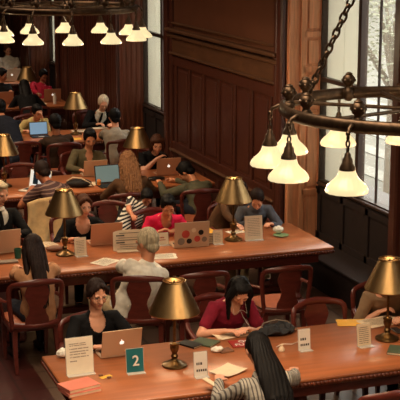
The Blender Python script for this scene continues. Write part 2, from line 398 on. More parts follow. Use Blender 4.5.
tree(15.5, 25.5, 1.2, 'second leafy tree, farther off, outside the window behind the near chandelier')
def PD(px, py, D): return V((0, 0, CH)) + (RGT*((px-200)/CF) - UPV*((py-200)/CF) + FWD)*D
CR = .83
CP1 = PD(417, 109, 7.15); CP2 = PD(68, 8, 14.1)
CPH1 = math.degrees(math.atan2(-CP1.y, -CP1.x))+5.5; CPH2 = math.degrees(math.atan2(-CP2.y, -CP2.x))+3
CHAIN_A = -120-5.5+180
LAMP_W = 3.0
CHAND_W = 11
FILL_W = 355  # power of the added overhead fill panels
WORLD_E = 7
EXPOSURE = 0.0
# ------------------------------------------------------------------ furniture
ROWS = [8.955, 12.57, 16.28, 20.15, 24.2, 28.1]
TX0, TX1, TH = 2.03, 5.81, .76
def make_table():
    t = empty('reading_table')
    xc = (TX1-TX0)/2; L = TX1-TX0
    m = MB(); m.box((0, 0, TH-.018), (L-.02, 1.19, .036), bev=.008); 
    m.build('tabletop', M['tablewood'], t, auto=50)
    m = MB(); m.box((0, 0, TH-.055), (L-.03, 1.18, .045), bev=.01)
    def beads(x0, y0, x1, y1):
        n = int(math.hypot(x1-x0, y1-y0)/.035)
        for i in range(n+1):
            k = i/n; m.ball((x0+(x1-x0)*k, y0+(y1-y0)*k, TH-.05), (.014, .014, .016), 6)
    hx, hy = L/2-.012, .592
    beads(-hx, -hy, hx, -hy); beads(-hx, hy, hx, hy); beads(-hx, -hy, -hx, hy); beads(hx, -hy, hx, hy)
    m.build('edge_moulding', M['tableedge'], t, auto=60)
    m = MB(); m.box((0, .47, TH-.13), (L-.3, .03, .11)); m.box((0, -.47, TH-.13), (L-.3, .03, .11)); m.box((L/2-.15, 0, TH-.13), (.03, .94, .11)); m.box((-L/2+.15, 0, TH-.13), (.03, .94, .11))
    m.build('apron', M['redwood'], t)
    for sx in (-1, 0, 1):
        m = MB(); x = sx*(L/2-.32)
        m.box((x, 0, .40), (.10, .62, .56), bev=.02); m.box((x, 0, .07), (.2, .86, .14), bev=.03); m.box((x, 0, .66), (.18, .8, .06), bev=.02)
        for s in (-1, 1):
            m.lathe([(.05, .12), (.062, .16), (.04, .2), (.058, .34), (.062, .44), (.04, .58), (.06, .62), (.06, .67)], 14, Matrix.Translation((x, s*.31, 0)))
        m.build('leg', M['redwood'], t)
    m = MB(); m.box((0, 0, .17), (L-.64, .09, .07), bev=.015); m.build('stretcher', M['redwood'], t)
    return t
tb = make_table(); TABLES = []
tl = ['long reading table in front, nearest the camera, with the teal number card', 'long reading table second from the camera, set with newspaper, folders and brass lamps', 'long reading table third from the camera, behind the woman in magenta',
      'long reading table fourth from the camera, before the old man in a suit', 'long reading table fifth from the camera, before the reader in rose red', 'farthest long reading table, before the man in white at top left']
for i, yc in enumerate(ROWS):
    o = tb if i == 0 else copy_tree(tb)
    o.location = ((TX0+TX1)/2, yc, 0); tag(o, tl[i], 'table', 'reading tables'); TABLES.append(o)

def make_chair():
    c = empty('library_armchair')
    m = MB()
    m.loft([(0, -.19, .452), (0, 0, .456), (0, .215, .458)], [(.2, .022), (.225, .026), (.22, .022)], (1, 0, 0), 20)
    m.build('seat', M['seat'], c, auto=60)
    m = MB(); m.box((0, .235, .415), (.46, .03, .055), bev=.008); m.box((0, -.2, .415), (.42, .03, .055), bev=.008)
    for s in (-1, 1): m.box((s*.222, .01, .415), (.028, .42, .055), rz=s*.02, bev=.008)
    m.build('seat_frame', M['redwood'], c)
    for s in (-1, 1):
        m = MB(); m.tube([(s*.205, .21, .42), (s*.21, .215, .2), (s*.205, .215, 0)], [.024, .02, .015], 4, side=(1, 0, 0)); m.build('leg', M['redwood'], c)
        m = MB(); m.tube([(s*.2, -.2, .42), (s*.205, -.23, .2), (s*.21, -.29, 0)], [.024, .02, .016], 4, side=(1, 0, 0)); m.build('leg', M['redwood'], c)
    # arched frame of the back, bowed in plan
    def cy(x, z): return -.215-.085*(1-(x/.27)**2)-.10*(z-.45)
    m = MB(); pts = []; rs = []
    half = [(.222, .44), (.238, .55), (.25, .66), (.256, .76), (.256, .82), (.247, .852), (.225, .872), (.18, .883), (.09, .893), (0, .897)]
    for x, z in half: pts.append((x, cy(x, z), z)); rs.append((.016, .023) if z < .8 else (.016, .026+.012*max(0, 1-x/.2)))
    P2 = pts+[(-x, y, z) for x, y, z in reversed(pts[:-1])]; R2 = rs+list(reversed(rs[:-1]))
    m.tube(P2, R2, 8, side=(0, 1, 0)); m.build('back_frame', M['redwood'], c, auto=60)
    m = MB(); m.tube([(x, cy(x, .46), .462+.01*(x/.25)**2) for x in (-.235, -.15, -.07, 0, .07, .15, .235)], [(.014, .03)]*7, 8, side=(0, 1, 0)); m.build('back_rail', M['redwood'], c, auto=60)
    m = MB(); zs = [(.46, .12), (.54, .11), (.59, .085), (.64, .074), (.68, .082), (.73, .106), (.78, .12), (.82, .11), (.86, .095), (.88, .1)]
    vs = []; fs = []
    for z, w in zs:
        for k in range(7):
            x = -w+2*w*k/6
            for d in (-.007, .007): vs.append((x, cy(x, z)+d, z))
    for i in range(len(zs)-1):
        for k in range(6):
            a = (i*7+k)*2; b = ((i+1)*7+k)*2
            fs += [[a, a+2, b+2, b], [a+1, b+1, b+3, a+3]]
        a = i*14; b = (i+1)*14; fs += [[a, b, b+1, a+1], [a+12, a+13, b+13, b+12]]
    m.add(vs, fs); m.build('splat', M['redwood'], c, auto=60)
    for s in (-1, 1):
        m = MB(); m.tube([(s*.25, -.235, .70), (s*.275, -.15, .685), (s*.285, 0, .665), (s*.28, .1, .65), (s*.262, .14, .62), (s*.245, .12, .52), (s*.225, .1, .42)], [(.022, .014), (.022, .015), (.024, .015), (.027, .016), (.022, .016), (.016, .015), (.014, .014)], 8, side=(1, 0, 0))
        m.build('arm', M['redwood'], c, auto=60)
    return c
CH0 = make_chair(); used = [False]
def chair(x, y, h, label):
    o = CH0 if not used[0] else copy_tree(CH0); used[0] = True
    o.location = (x, y, 0); o.rotation_euler = (0, 0, math.radians(h)); tag(o, label, 'chair', 'wooden armchairs around the reading tables'); return o
def chair_px(px, py, h, label, far=False):
    p = P(px, py, .9); hh = math.radians(h)
    return chair(p.x-math.sin(hh)*.29, p.y+math.cos(hh)*.29, h, label)

def make_lamp():
    l = empty('table_lamp')
    m = MB(); m.lathe([(.0, 0), (.098, 0), (.102, .008), (.098, .018), (.08, .026), (.066, .03), (.05, .042), (.03, .052), (.024, .06), (.022, .07), (.0, .071)], 28, caps=False); m.build('base', M['lampbronze'], l)
    m = MB(); m.lathe([(.018, .062), (.028, .075), (.03, .085), (.02, .1), (.022, .11), (.034, .135), (.037, .155), (.034, .17), (.04, .178), (.04, .186), (.022, .192), (.012, .2), (.011, .52)], 18); m.build('stem', M['lampbronze'], l)
    m = MB(); n = 40
    m.lathe([(.198, .445), (.2, .44), (.202, .448), (.09, .69), (.095, .696), (.093, .702), (.087, .7), (.085, .692), (.194, .45), (.198, .445)], n, caps=False)
    m.build('lamp_shade', [M['brass']], l, auto=30)
    m = MB(); m.lathe([(.013, .5), (.018, .52), (.018, .56), (.01, .58), (.008, .68)], 12)
    for k in range(3):
        a = k*2*PI/3+.3; m.tube([(0, 0, .675), (.088*math.cos(a), .088*math.sin(a), .69)], .004, 6)
    m.ball((0, 0, .69), .011, 10); m.build('shade_holder', M['lampbronze'], l)
    m = MB(); m.ball((0, 0, .615), (.03, .03, .042), 14); m.build('bulb', mk('bulb_glow', (255, 230, 170), .5, emit=(255, 214, 140), es=3.0, bump=0), l)
    return l
LP0 = make_lamp(); lfirst = [True]
LAMPS = [(2.98, 8.975, 'brass cone table lamp on the front table, behind the teal number card'), (4.87, 9.0, 'brass cone table lamp on the front table, before the tan sweater reader'),
         (2.98, 12.62, 'brass cone table lamp on the second table, left of the reader in black'), (4.88, 12.62, 'brass cone table lamp on the second table, beside the stacked folders'),
         (3.06, 16.35, 'brass cone table lamp on the third table, cut by the left edge of the photo'), (4.9, 16.32, 'brass cone table lamp on the third table, behind the curly-haired woman'),
         (5.0, 20.2, 'brass cone table lamp on the fourth table, left of the old man in a suit'), (5.06, 24.3, 'brass cone table lamp on the fifth table, left of the reader in rose red')]
for x, y, lb in LAMPS:
    o = LP0 if lfirst[0] else copy_tree(LP0); lfirst[0] = False
    o.location = (x, y, TH); tag(o, lb, 'lamp', 'brass lamps on the reading tables')
    ld = bpy.data.lights.new('lamp_light', 'POINT'); ld.energy = LAMP_W; ld.color = (1, .72, .42); ld.shadow_soft_size = .03
    lo = bpy.data.objects.new('lamp_light', ld); COL.objects.link(lo); lo.location = (x, y, TH+.55)
# ------------------------------------------------------------------ chandeliers
def make_chandelier(RO=.83, R=.76):
    c = empty('chandelier')
    m = MB(); n = 72
    m.tube([(R*math.cos(2*PI*k/n), R*math.sin(2*PI*k/n), 0) for k in range(n)], [(.036, .024)]*n, 10, closed=True, side=(0, 0, 1)); 
    m.build('ring', M['bronze'], c, auto=60)
    m = MB()
    for k in range(3):
        a = k*PI/3+.2; m.tube([(R*math.cos(a), R*math.sin(a), 0), (-R*math.cos(a), -R*math.sin(a), 0)], .011, 8)
    m.lathe([(.02, -.16), (.05, -.1), (.09, -.03), (.09, .03), (.04, .08), (.03, .3), (.02, .32)], 16); m.build('hub', M['bronze'], c)
    def chain(p0, p1, ln, r, mb):
        p0, p1 = V(p0), V(p1); d = (p1-p0); n = max(2, int(d.length/(ln*1.45))); d.normalize()
        a = d.cross(V((0, 0, 1)) if abs(d.z) < .95 else V((1, 0, 0))).normalized(); b = d.cross(a)
        for i in range(n):
            cc = p0+(p1-p0)*((i+.5)/n); s_ = a if i % 2 else b
            mb.tube([cc+d*(ln*math.cos(t))+s_*(ln*.55*math.sin(t)) for t in [2*PI*j/10 for j in range(10)]], r, 6, closed=True)
    for k in range(3):
        a = math.radians(CHAIN_A-180+120*k); m = MB(); chain((R*math.cos(a), R*math.sin(a), .0), (.03*math.cos(a), .03*math.sin(a), 1.45), .036, .0075, m); m.build('chain', M['bronze'], c, auto=60)
    m = MB(); m.lathe([(.02, 1.38), (.06, 1.43), (.07, 1.5), (.03, 1.75)], 14); m.tube([(0, 0, 1.7), (0, 0, Z1-3.24)], .018, 8); m.build('rod', M['bronze'], c)
    me = {}
    def rep(name, mb, mat, k, par=c):
        if name not in me: me[name] = mb().mesh(name, mat, auto=60)
        o = bpy.data.objects.new(name, me[name]); COL.objects.link(o); o.parent = par
        if par is c: a = math.radians(30*k); q = .725 if name == 'finial' else RO; o.location = (q*math.cos(a), q*math.sin(a), 0); o.rotation_euler = (0, 0, a)
        return o
    def b_fin():
        m = MB(); m.box((0, 0, .0), (.07, .06, .085), bev=.02); m.lathe([(.026, .036), (.02, .045), (.022, .055), (.034, .065), (.04, .085), (.038, .105), (.022, .12), (.024, .126), (.01, .135), (0, .137)], 14, caps=False)
        for t in range(6): m.ball((.034*math.cos(t), .034*math.sin(t), .086), .012, 6)
        return m
    def b_hang():
        m = MB(); chain((0, 0, -.035), (0, 0, -.13), .018, .005, m); m.tube([(-.08, 0, 0), (-.045, 0, .012), (-.012, 0, -.005), (0, 0, -.03)], [.014, .012, .011, .009], 8); m.ball((0, 0, -.03), .014, 8)
        m.lathe([(.008, -.125), (.016, -.135), (.018, -.15), (.026, -.16), (.03, -.185), (.042, -.205), (.044, -.22), (.0, -.222)], 16, caps=False); return m
    def b_shade():
        m = MB(); pr = [(.04, -.215), (.046, -.232), (.052, -.25), (.066, -.268), (.088, -.287), (.105, -.307), (.112, -.325), (.109, -.337), (.106, -.333), (.1, -.31), (.084, -.292), (.06, -.27), (.046, -.25), (.038, -.225)]
        m.lathe(pr, 48, caps=False, flute=.022, nf=14); return m
    for k in range(12):
        rep('finial', b_fin, M['bronze'], k); rep('lamp_holder', b_hang, M['bronze'], k); rep('glass_shade', b_shade, M['opal'], k)
    return c
C1 = make_chandelier(CR)
C2 = copy_tree(C1)
for o, (x, y, z), lb, rz in ((C1, CP1, 'bronze ring chandelier with opal glass shades, near, cut by the right edge', CPH1), (C2, CP2, 'bronze ring chandelier with opal glass shades, far, above the rear tables at top left', CPH2)):
    o.location = (x, y, z); o.rotation_euler = (0, 0, math.radians(rz)); tag(o, lb, 'chandelier', 'bronze chandeliers')
    for k in range(12):
        a = math.radians(30*k+rz)
        ld = bpy.data.lights.new('chandelier_light', 'POINT'); ld.energy = CHAND_W; ld.color = (1, .74, .45); ld.shadow_soft_size = .05
        lo = bpy.data.objects.new('chandelier_light', ld); COL.objects.link(lo); lo.location = (x+CR*math.cos(a), y+CR*math.sin(a), z-.35)
# ------------------------------------------------------------------ things on the tables
def laptop(px, py, h, label, metal='alu', w=.325, screen=None, lidang=18, z=TH, logo=True, yy=None):
    p = P(px, py, z) if yy is None else V((px, py, z))
    t = empty('laptop', (p.x, p.y, z+.001), math.radians(h)); tag(t, label, 'laptop', 'laptops on the reading tables')
    d = w*.7
    m = MB(); m.box((0, 0, .008), (w, d, .014), bev=.005); b = m.build('base', M[metal], t)
    m = MB(); m.box((0, .02, .0165), (w*.84, d*.5, .003)); m.build('keyboard', M['keys'], b)
    m = MB(); m.box((0, -d*.3, .0158), (w*.3, d*.26, .0015)); m.build('trackpad', M['whiteplastic'], b)
    T = Matrix.Translation((0, d/2, .016)) @ Matrix.Rotation(-math.radians(lidang), 4, 'X')
    m = MB(); m.box((0, 0, d/2), (w, .008, d), T, bev=.003); l = m.build('lid', M[metal], t)
    m = MB(); m.box((0, -.0045, d/2+.003), (w*.93, .002, d*.88), T); m.build('screen', M[screen or 'screengrey'], l)
    if logo:
        m = MB(); q = .017*w/.325
        m.ball((-q*.35, .0045, d/2), (q*.72, .0012, q*.9), 12, T); m.ball((q*.35, .0045, d/2), (q*.72, .0012, q*.9), 12, T); m.ball((q*.15, .0045, d/2+q*1.35), (q*.22, .0012, q*.45), 8, T, Matrix.Rotation(.5, 3, 'Y'))
        m.build('apple_logo', M['logo'], l)
    return t
def sheet_sign(px, py, w, h, label, lines, mat='paper', rz=0, lean=6, name='table_sign', glyph='ink', foot=True, acrylic=False):
    """card standing on the table; lines = (z fraction, x start fraction, width fraction, height)"""
    p = P(px, py, TH); t = empty(name, (p.x, p.y, TH), math.radians(rz)); tag(t, label, 'sign', 'signs standing on the tables')
    T = Matrix.Rotation(-math.radians(lean), 4, 'X')
    m = MB(); m.box((0, 0, h/2+.004), (w, .003, h), T); m.build('card', M[mat], t, smooth=False)
    m = MB(); m.box((0, .003, h/2+.004), (w+.008, .002, h+.008), T)
    m.box((0, -.02, .003), (w+.008, .07, .004))
    m.build('acrylic_holder', M['acrylic'], t, smooth=False)
    if lines:
        m = MB(); R = random.Random(int(px))
        for zf, x0, wf, hh in lines:
            x = -w/2+w*x0; xe = x+w*wf
            while x < xe:
                g = hh*R.uniform(.5, .85); m.box((x+g/2, -.0022, h*zf+.004), (g, .0012, hh), T); x += g+hh*.28
                if R.random() < .12 and hh < .008: x += hh*.6
        m.build('printing', M[glyph], t, smooth=False)
    return t
def book(px, py, w, d, h, rz, cover, label, z=TH, cat='book', name='book', group=None, open_=False):
    p = P(px, py, z) if not isinstance(px, V) else px
    t = empty(name, (p.x, p.y, z+.001), math.radians(rz)); tag(t, label, cat, group)
    if open_:
        m = MB(); 
        for s in (-1, 1):
            pts = [(0, 0), (.02*s, h), (w*.25*s, h*.95), (w*.5*s, h*.35)]
            vs = []; 
            for x, zz in pts: vs += [(x, -d/2, zz), (x, d/2, zz)]
            vs += [(w*.5*s, -d/2, 0), (w*.5*s, d/2, 0)]
            m.add(vs, [[0, 2, 3, 1], [2, 4, 5, 3], [4, 6, 7, 5], [6, 8, 9, 7], [8, 0, 1, 9], [0, 8, 6, 4, 2], [1, 3, 5, 7, 9]])
        m.build('pages', M['cream'], t, smooth=False); m = MB(); m.box((0, 0, -.0), (w*1.03, d*1.03, .002)); m.build('cover', M[cover], t, smooth=False)
        m = MB()
        for s in (-1, 1):
            for k in range(9): m.box((s*w*.25, -d*.4+d*.1*k, h*1.0), (w*.34, .003, .001))
        m.build('printing', M['inkgrey'], t, smooth=False)
        return t
    m = MB(); m.box((0, 0, h-.0015), (w, d, .003), bev=.001); m.box((0, 0, .0015), (w, d, .003), bev=.001); m.box((-w/2+.0015, 0, h/2), (.003, d, h)); m.build('cover', M[cover], t)
    m = MB(); m.box((.001, 0, h/2), (w-.008, d-.008, h-.006)); m.build('pages', M['cream'], t, smooth=False)
    return t
def papers(px, py, w, d, rz, label, mat='paper', n=1, z=TH, lines=True, name='loose_papers', cat='paper', curl=.0):
    p = P(px, py, z); t = empty(name, (p.x, p.y, z+.001), math.radians(rz)); tag(t, label, cat, 'papers on the reading tables')
    m = MB()
    for k in range(n):
        a = (k-.5*(n-1))*.16; T = Matrix.Rotation(a, 4, 'Z')
        vs = []; fs = []
        for i in range(6):
            for j in range(6):
                x, y = -w/2+w*i/5, -d/2+d*j/5
                vs.append((x, y, .0015*(k+1)+curl*((x/w)**2+(y/d)**2)*2+.001*math.sin(7*x+3*k)))
        for i in range(5):
            for j in range(5): q = i*6+j; fs.append([q, q+6, q+7, q+1])
        m.add(vs, fs, T)
    o = m.build('sheet', M[mat], t, smooth=False)
    if lines:
        m = MB()
        for k in range(int(d/.018)-2): m.box((0, -d/2+.025+k*.018, .0015*(n+1)+.0025+curl*.5), (w*.78*(1 if k % 5 else .6), .004, .0006))
        m.build('printing', M['inkgrey'], t, smooth=False)
    return t
def crumple(px, py, r, label, mat='white_cloth', name='crumpled_napkin', cat='napkin', z=TH, sq=.6):
    p = P(px, py, z); m = MB(); m.ball((0, 0, r*sq), (r, r*.8, r*sq), 22)
    m.v = [tuple(V(v)*(1+.28*noise.noise(V(v)*(2.2/r)+V((px, py, 0))))) for v in m.v]
    zz = min(v[2] for v in m.v); m.v = [(x, y, z_-zz) for x, y, z_ in m.v]
    return tag(m.build(name, M[mat], None, (p.x, p.y, z+.001), auto=20), label, cat)
def text(par, s, size, loc, rot, mat, name='lettering'):
    cu = bpy.data.curves.new(name, 'FONT'); cu.body = s; cu.size = size; cu.extrude = .0006; cu.align_x = 'CENTER'; cu.align_y = 'CENTER'; cu.offset = size*.012
    tmp = bpy.data.objects.new(name, cu); COL.objects.link(tmp); dg = bpy.context.evaluated_depsgraph_get()
    me = bpy.data.meshes.new_from_object(tmp.evaluated_get(dg)); bpy.data.objects.remove(tmp)
    me.materials.clear(); me.materials.append(M[mat]); o = bpy.data.objects.new(name, me); COL.objects.link(o)
    o.parent = par; o.location = loc; o.rotation_euler = rot; return o
# ------------------------------------------------------------------ people
def remeshed(mb, voxel, iters=3, fac=.5):
    me = bpy.data.meshes.new('t'); me.from_pydata(mb.v, [], mb.f); me.update()
    o = bpy.data.objects.new('t', me); COL.objects.link(o)
    r = o.modifiers.new('r', 'REMESH'); r.mode = 'VOXEL'; r.voxel_size = voxel; r.use_smooth_shade = True
    s = o.modifiers.new('s', 'SMOOTH'); s.factor = fac; s.iterations = iters
    dg = bpy.context.evaluated_depsgraph_get(); dg.update()
    res = bpy.data.meshes.new_from_object(o.evaluated_get(dg))
    bpy.data.objects.remove(o); bpy.data.meshes.remove(me)
    res.polygons.foreach_set('use_smooth', [True]*len(res.polygons))
    return res
def displace(me, fn):
    n = len(me.vertices); co = [0.0]*(3*n); me.vertices.foreach_get('co', co)
    nr = [0.0]*(3*n); me.vertex_normals.foreach_get('vector', nr)
    for i in range(n):
        c = V(co[3*i:3*i+3]); w = fn(c)
        for k in range(3): co[3*i+k] = c[k]+nr[3*i+k]*w
    me.vertices.foreach_set('co', co); me.update()
def link(name, me, mats, parent=None, loc=None):
    me.name = name; me.materials.clear()
    for m in (mats if isinstance(mats, list) else [mats]): me.materials.append(m)
    o = bpy.data.objects.new(name, me); COL.objects.link(o)
    if parent: o.parent = parent
    if loc is not None: o.location = loc
    return o
def ik(S, T, a, b, pole):
    d = T-S; L = d.length
    if L > (a+b)*.985: T = S+d*((a+b)*.985/L); d = T-S; L = d.length
    if L < .14: T = S+d.normalized()*.14 if L > .01 else S+V((0, 0, -.14)); d = T-S; L = d.length
    u = d/L; k = (a*a-b*b+L*L)/(2*L); h = math.sqrt(max(0, a*a-k*k))
    p = pole-u*pole.dot(u); p.normalize()
    return S+u*k+p*h, T
def person(label, seat, face, head, hands, look=(0, 10, 0), skin='light', shirt='black', sleeve='long', hair='black', style='short', trousers='denim', s=1.0,
           vox=.010, neckline=0, dress=None, hshift=0, hwide=1, hlen=None, locks=True, eyes='open', curl=.9, glasses=False, belly=0, lean_in=True, group=None, hdir=None, shoe='black', legs=True, collar=False):
    if vox > .01: s *= 1.08
    x0, y0 = seat; O = V((x0, y0, 0)); h = math.radians(face)
    f = V((-math.sin(h), math.cos(h), 0)); r = V((math.cos(h), math.sin(h), 0)); up = V((0, 0, 1))
    pel = V((0, 0, .53)); hc = V(head)-O
    yaw, pit, roll = [math.radians(a) for a in look]
    HR = Matrix((r, f, up)).transposed() @ Matrix.Rotation(-yaw, 3, 'Z') @ Matrix.Rotation(-pit, 3, 'X') @ Matrix.Rotation(roll, 3, 'Y')
    HM = Matrix.Translation(hc) @ HR.to_4x4() @ Matrix.Scale(s, 4)
    hup = HR @ V((0, 0, 1)); hf = HR @ V((0, 1, 0))
    spine = (hc-hup*.1*s-pel).normalized()
    nb = hc-hup*.10*s-spine*.10*s-hf*.02
    tl = (nb-pel).length
    def sp(t): return pel.lerp(nb, t)-f*(.045*math.sin(PI*t))
    chup = (sp(.95)-sp(.55)).normalized()
    cr_ = (r-chup*r.dot(chup)).normalized()
    tor = [(.0, .168, .125), (.12, .165, .12), (.35, .142, .105+belly), (.55, .152, .115+belly*.6), (.72, .168, .12), (.86, .165, .098), (.95, .12, .075), (1.0, .07, .062)]
    tp = [sp(t) for t, _, _ in tor]; tr = [(a*s, b*s) for _, a, b in tor]
    sh = [sp(.885)+cr_*(k*.168*s) for k in (-1, 1)]        # left, right
    B = MB()
    B.loft(tp, tr, cr_, 20)
    B.loft([sp(.93), hc-hup*.085*s-hf*.012*s], [.056*s, .05*s], r, 14)
    arms = []
    for i, k in enumerate((-1, 1)):
        S = sh[i]; T = V(hands[i])-O
        E, T = ik(S, T, .29*s, .255*s, cr_*(k*.75)-up*.65-f*.25 if T.z < .93 else cr_*(k*.25)-up+f*.25)
        arms.append((S, E, T))
        B.loft([sp(.86)+cr_*(k*.08*s), S, S.lerp(E, .35), E], [.06*s, .056*s, .047*s, .038*s], f, 12)
        B.loft([E, E.lerp(T, .3), T], [.038*s, .04*s, (.027*s, .022*s)], f, 12)
        # hand: palm, four fingers of unequal length, thumb from the side of the palm
        d = (T-E).normalized()
        if hdir and hdir[i] is not None: d = V(hdir[i]).normalized()
        else: d = (d*1+V((d.x, d.y, 0)).normalized()*.6).normalized() if abs(d.z) < .9 else d
        n = up-d*up.dot(d); n = n.normalized() if n.length > .05 else -f
        lat = d.cross(n).normalized()*(-k if False else 1)
        B.loft([T-d*.01, T+d*.045*s, T+d*.085*s], [(.03*s, .018*s), (.04*s, .015*s), (.038*s, .013*s)], lat, 12)
        inner = lat if (lat.dot(cr_)*k < 0) else -lat
        for q, (off, ln) in enumerate(((.031, .062), (.011, .072), (-.010, .068), (-.030, .052))):
            b0 = T+d*.085*s+inner*off*s; a = 0; pts = [b0-d*.02]; cur = b0; pts.append(cur)
            for seg in (.45, .32, .25):
                a += curl*.55; cur = cur+(d*math.cos(a)-n*math.sin(a)+inner*off*.6)*(ln*seg*s); pts.append(cur)
            B.loft(pts, [.0088*s, .0088*s, .0082*s, .0075*s, .0066*s], lat, 8)
        t0 = T+d*.025*s+inner*.028*s
        B.loft([t0, t0+(d*.6+inner*.75-n*.25).normalized()*.038*s, t0+(d*.95+inner*.5-n*.5).normalized()*.068*s], [.0125*s, .011*s, .009*s], lat, 8)
    # head
    def hb(c, q): B.ball(c, q, 18, HM)
    hb((0, -.015, .03), (.077, .097, .092)); hb((0, .02, -.02), (.066, .072, .088)); hb((0, .03, -.075), (.047, .052, .04)); hb((0, .07, -.1), (.02, .018, .018))
    for k in (-1, 1): hb((k*.036, .06, -.032), (.026, .026, .026)); hb((k*.08, -.008, -.01), (.011, .02, .031)); hb((k*.032, .078, .024), (.026, .014, .01))
    B.loft([(0, .086, .01), (0, .1, -.012), (0, .108, -.032)], [.008, .0105, .0135], (1, 0, 0), 10, HM); hb((.011, .097, -.036), .0085); hb((-.011, .097, -.036), .0085)
    hb((0, .084, -.06), (.024, .013, .0075)); hb((0, .083, -.071), (.02, .012, .008))
    hips = []
    if legs:
        for k in (-1, 1):
            H = pel+r*(k*.09*s); K = pel+r*(k*.13)+f*.43*s+V((0, 0, -.01)); A = V((K.x, K.y, .09))+f*(.02 if k > 0 else -.08)+r*k*.02
            K.z = .505
            B.loft([H, H.lerp(K, .5), K], [.088*s, .075*s, .056*s], r, 14); B.loft([K, K.lerp(A, .35), A], [.054*s, .053*s, .034*s], r, 12)
            B.loft([A, A+V((0, 0, -.04))+f*.05, A+V((0, 0, -.058))+f*.14], [.034, (.036, .03), (.036, .02)], r, 10)
            hips.append((H, K, A))
    me = remeshed(B, vox)
    # soft relief: eye sockets and mouth line; lip material
    HI = HM.inverted()
    n = len(me.vertices); co = [0.0]*(3*n); me.vertices.foreach_get('co', co)
    for i in range(n):
        c = V(co[3*i:3*i+3])
        if (c-hc).length > .2: continue
        q = HI @ c
        if q.y > .04 and abs(q.x) < .07 and -.12 < q.z < .06:
            w = 0
            for k in (-1, 1): w += math.exp(-((q.x-k*.032)**2+(q.z-.002)**2*1.6)/.013**2)
            w = .009*w+.004*math.exp(-(q.z+.0655)**2/.003**2-(q.x/.022)**2)
            co[3*i:3*i+3] = HM @ (q-V((0, w, 0)))
    me.vertices.foreach_set('co', co); me.update()
    for p in me.polygons:
        q = HI @ p.center
        if abs(q.x) < .02 and -.074 < q.z < -.057 and q.y > .082 and vox < .01: p.material_index = 1
    bodymats = [SK[skin], M['lip'], M['eye'], M['eyewhite'], HA[hair]]
    # eyes and brows join the body mesh
    X = MB()
    for k in (-1, 1):
        if eyes == 'open':
            X.cur = 3; X.ball((k*.032, .0735, .002), (.0135, .0105, .0085), 12, HM)
            X.cur = 2; X.ball((k*.032, .0805, .001), (.0062, .0045, .0068), 10, HM)
        else:
            X.cur = 0; X.ball((k*.032, .0735, .001), (.014, .0105, .009), 12, HM)
        X.cur = 2; X.tube([(k*.018, .081, -.004 if eyes != 'open' else .008), (k*.032, .0855, -.006 if eyes != 'open' else .0105), (k*.046, .0785, -.003 if eyes != 'open' else .007)], .0018, 5, HM)
        X.cur = 4; X.tube([(k*.015, .0885, .022), (k*.032, .0885, .028), (k*.05, .077, .023)], [.0014, .0024, .0014], 6, HM)
    X.cur = 0
    off = len(me.vertices); vs = [tuple(v.co) for v in me.vertices]+X.v
    fs = [tuple(p.vertices) for p in me.polygons]+[tuple(i+off for i in q) for q in X.f]
    mi = [p.material_index for p in me.polygons]+X.mi
    m2 = bpy.data.meshes.new('person'); m2.from_pydata(vs, [], fs); m2.update()
    for mm in bodymats: m2.materials.append(mm)
    m2.polygons.foreach_set('material_index', mi); m2.polygons.foreach_set('use_smooth', [True]*len(fs))
    body = bpy.data.objects.new('person', m2); COL.objects.link(body); body.location = O
    tag(body, label, 'person', group)
    # shirt
    C = MB(); g = .015
    ct = [q for q in zip(tp, tr)]
    C.loft([a for a, _ in ct[:-1]]+[sp(.975)], [(a+g, b+g+.003) for _, (a, b) in ct[:-1]]+[(.085*s, .072*s)], cr_, 22)
    C.loft([pel-V((0, 0, .03)), sp(.1)], [(.178*s, .14*s), (.178*s, .135*s)], cr_, 20)
    if collar: C.tube([sp(1.0)+cr_*(.068*s*math.cos(t))+f*(.066*s*math.sin(t)) for t in [2*PI*j/14 for j in range(14)]], .016, 8, closed=True)
    for i, k in enumerate((-1, 1)):
        S, E, T = arms[i]
        if sleeve == 'none': continue
        q = .62 if sleeve == 'short' else 1
        if sleeve == 'short': C.loft([sp(.86)+cr_*(k*.08*s), S, S.lerp(E, q)], [(.068+.004)*s, .069*s, .062*s], f, 14)
        else:
            C.loft([sp(.86)+cr_*(k*.08*s), S, S.lerp(E, .4), E], [.072*s, .069*s, .06*s, .052*s], f, 14)
            we = .93 if sleeve == 'long' else .3
            C.loft([E, E.lerp(T, .4*we/.93), E.lerp(T, we)], [.052*s, .049*s, .036*s if sleeve == 'long' else .05*s], f, 14)
    cm = remeshed(C, vox*1.15, 2)
    displace(cm, lambda c: .0075*noise.noise(c*9+V((x0, y0, 3)))+.004*noise.noise((c*9+V((x0, y0, 3)))*2.6))
    if neckline:
        nc = sp(1.0)+f*.075*s-V((0, 0, .035*s)); kill = [p.index for p in cm.polygons if ((p.center-nc).dot(cr_)/(.062*neckline))**2+((p.center-nc).dot(chup)/(.085*neckline))**2+((p.center-nc).dot(f)/.12)**2 < 1]
        if kill:
            import bmesh
            bm = bmesh.new(); bm.from_mesh(cm); bm.faces.ensure_lookup_table(); bmesh.ops.delete(bm, geom=[bm.faces[i] for i in kill], context='FACES'); bm.to_mesh(cm); bm.free()
    if dress:
        I = MB(); I.loft([a for a, _ in ct[2:-1]]+[sp(.985)], [(a+.006, b+.009) for _, (a, b) in ct[2:-1]]+[(.08*s, .068*s)], cr_, 22)
        I.tube([sp(1.0)+cr_*(.064*s*math.cos(t))+f*(.062*s*math.sin(t)) for t in [2*PI*j/14 for j in range(14)]], .014, 8, closed=True)
        link('dress_shirt', remeshed(I, vox, 1), F[dress], body)
        I = MB(); I.tube([sp(t)+f*(b_+.022) for t, b_ in ((1.0, .07*s), (.9, .095*s), (.75, .125*s), (.6, .13*s))], [(.012, .005), (.02, .005), (.026, .005), (.02, .005)], 6, side=cr_); I.build('tie', F['black'], body)
    nm = {'long': 'sweater', 'short': 'shirt', 'none': 'vest', 'roll': 'shirt'}[sleeve]
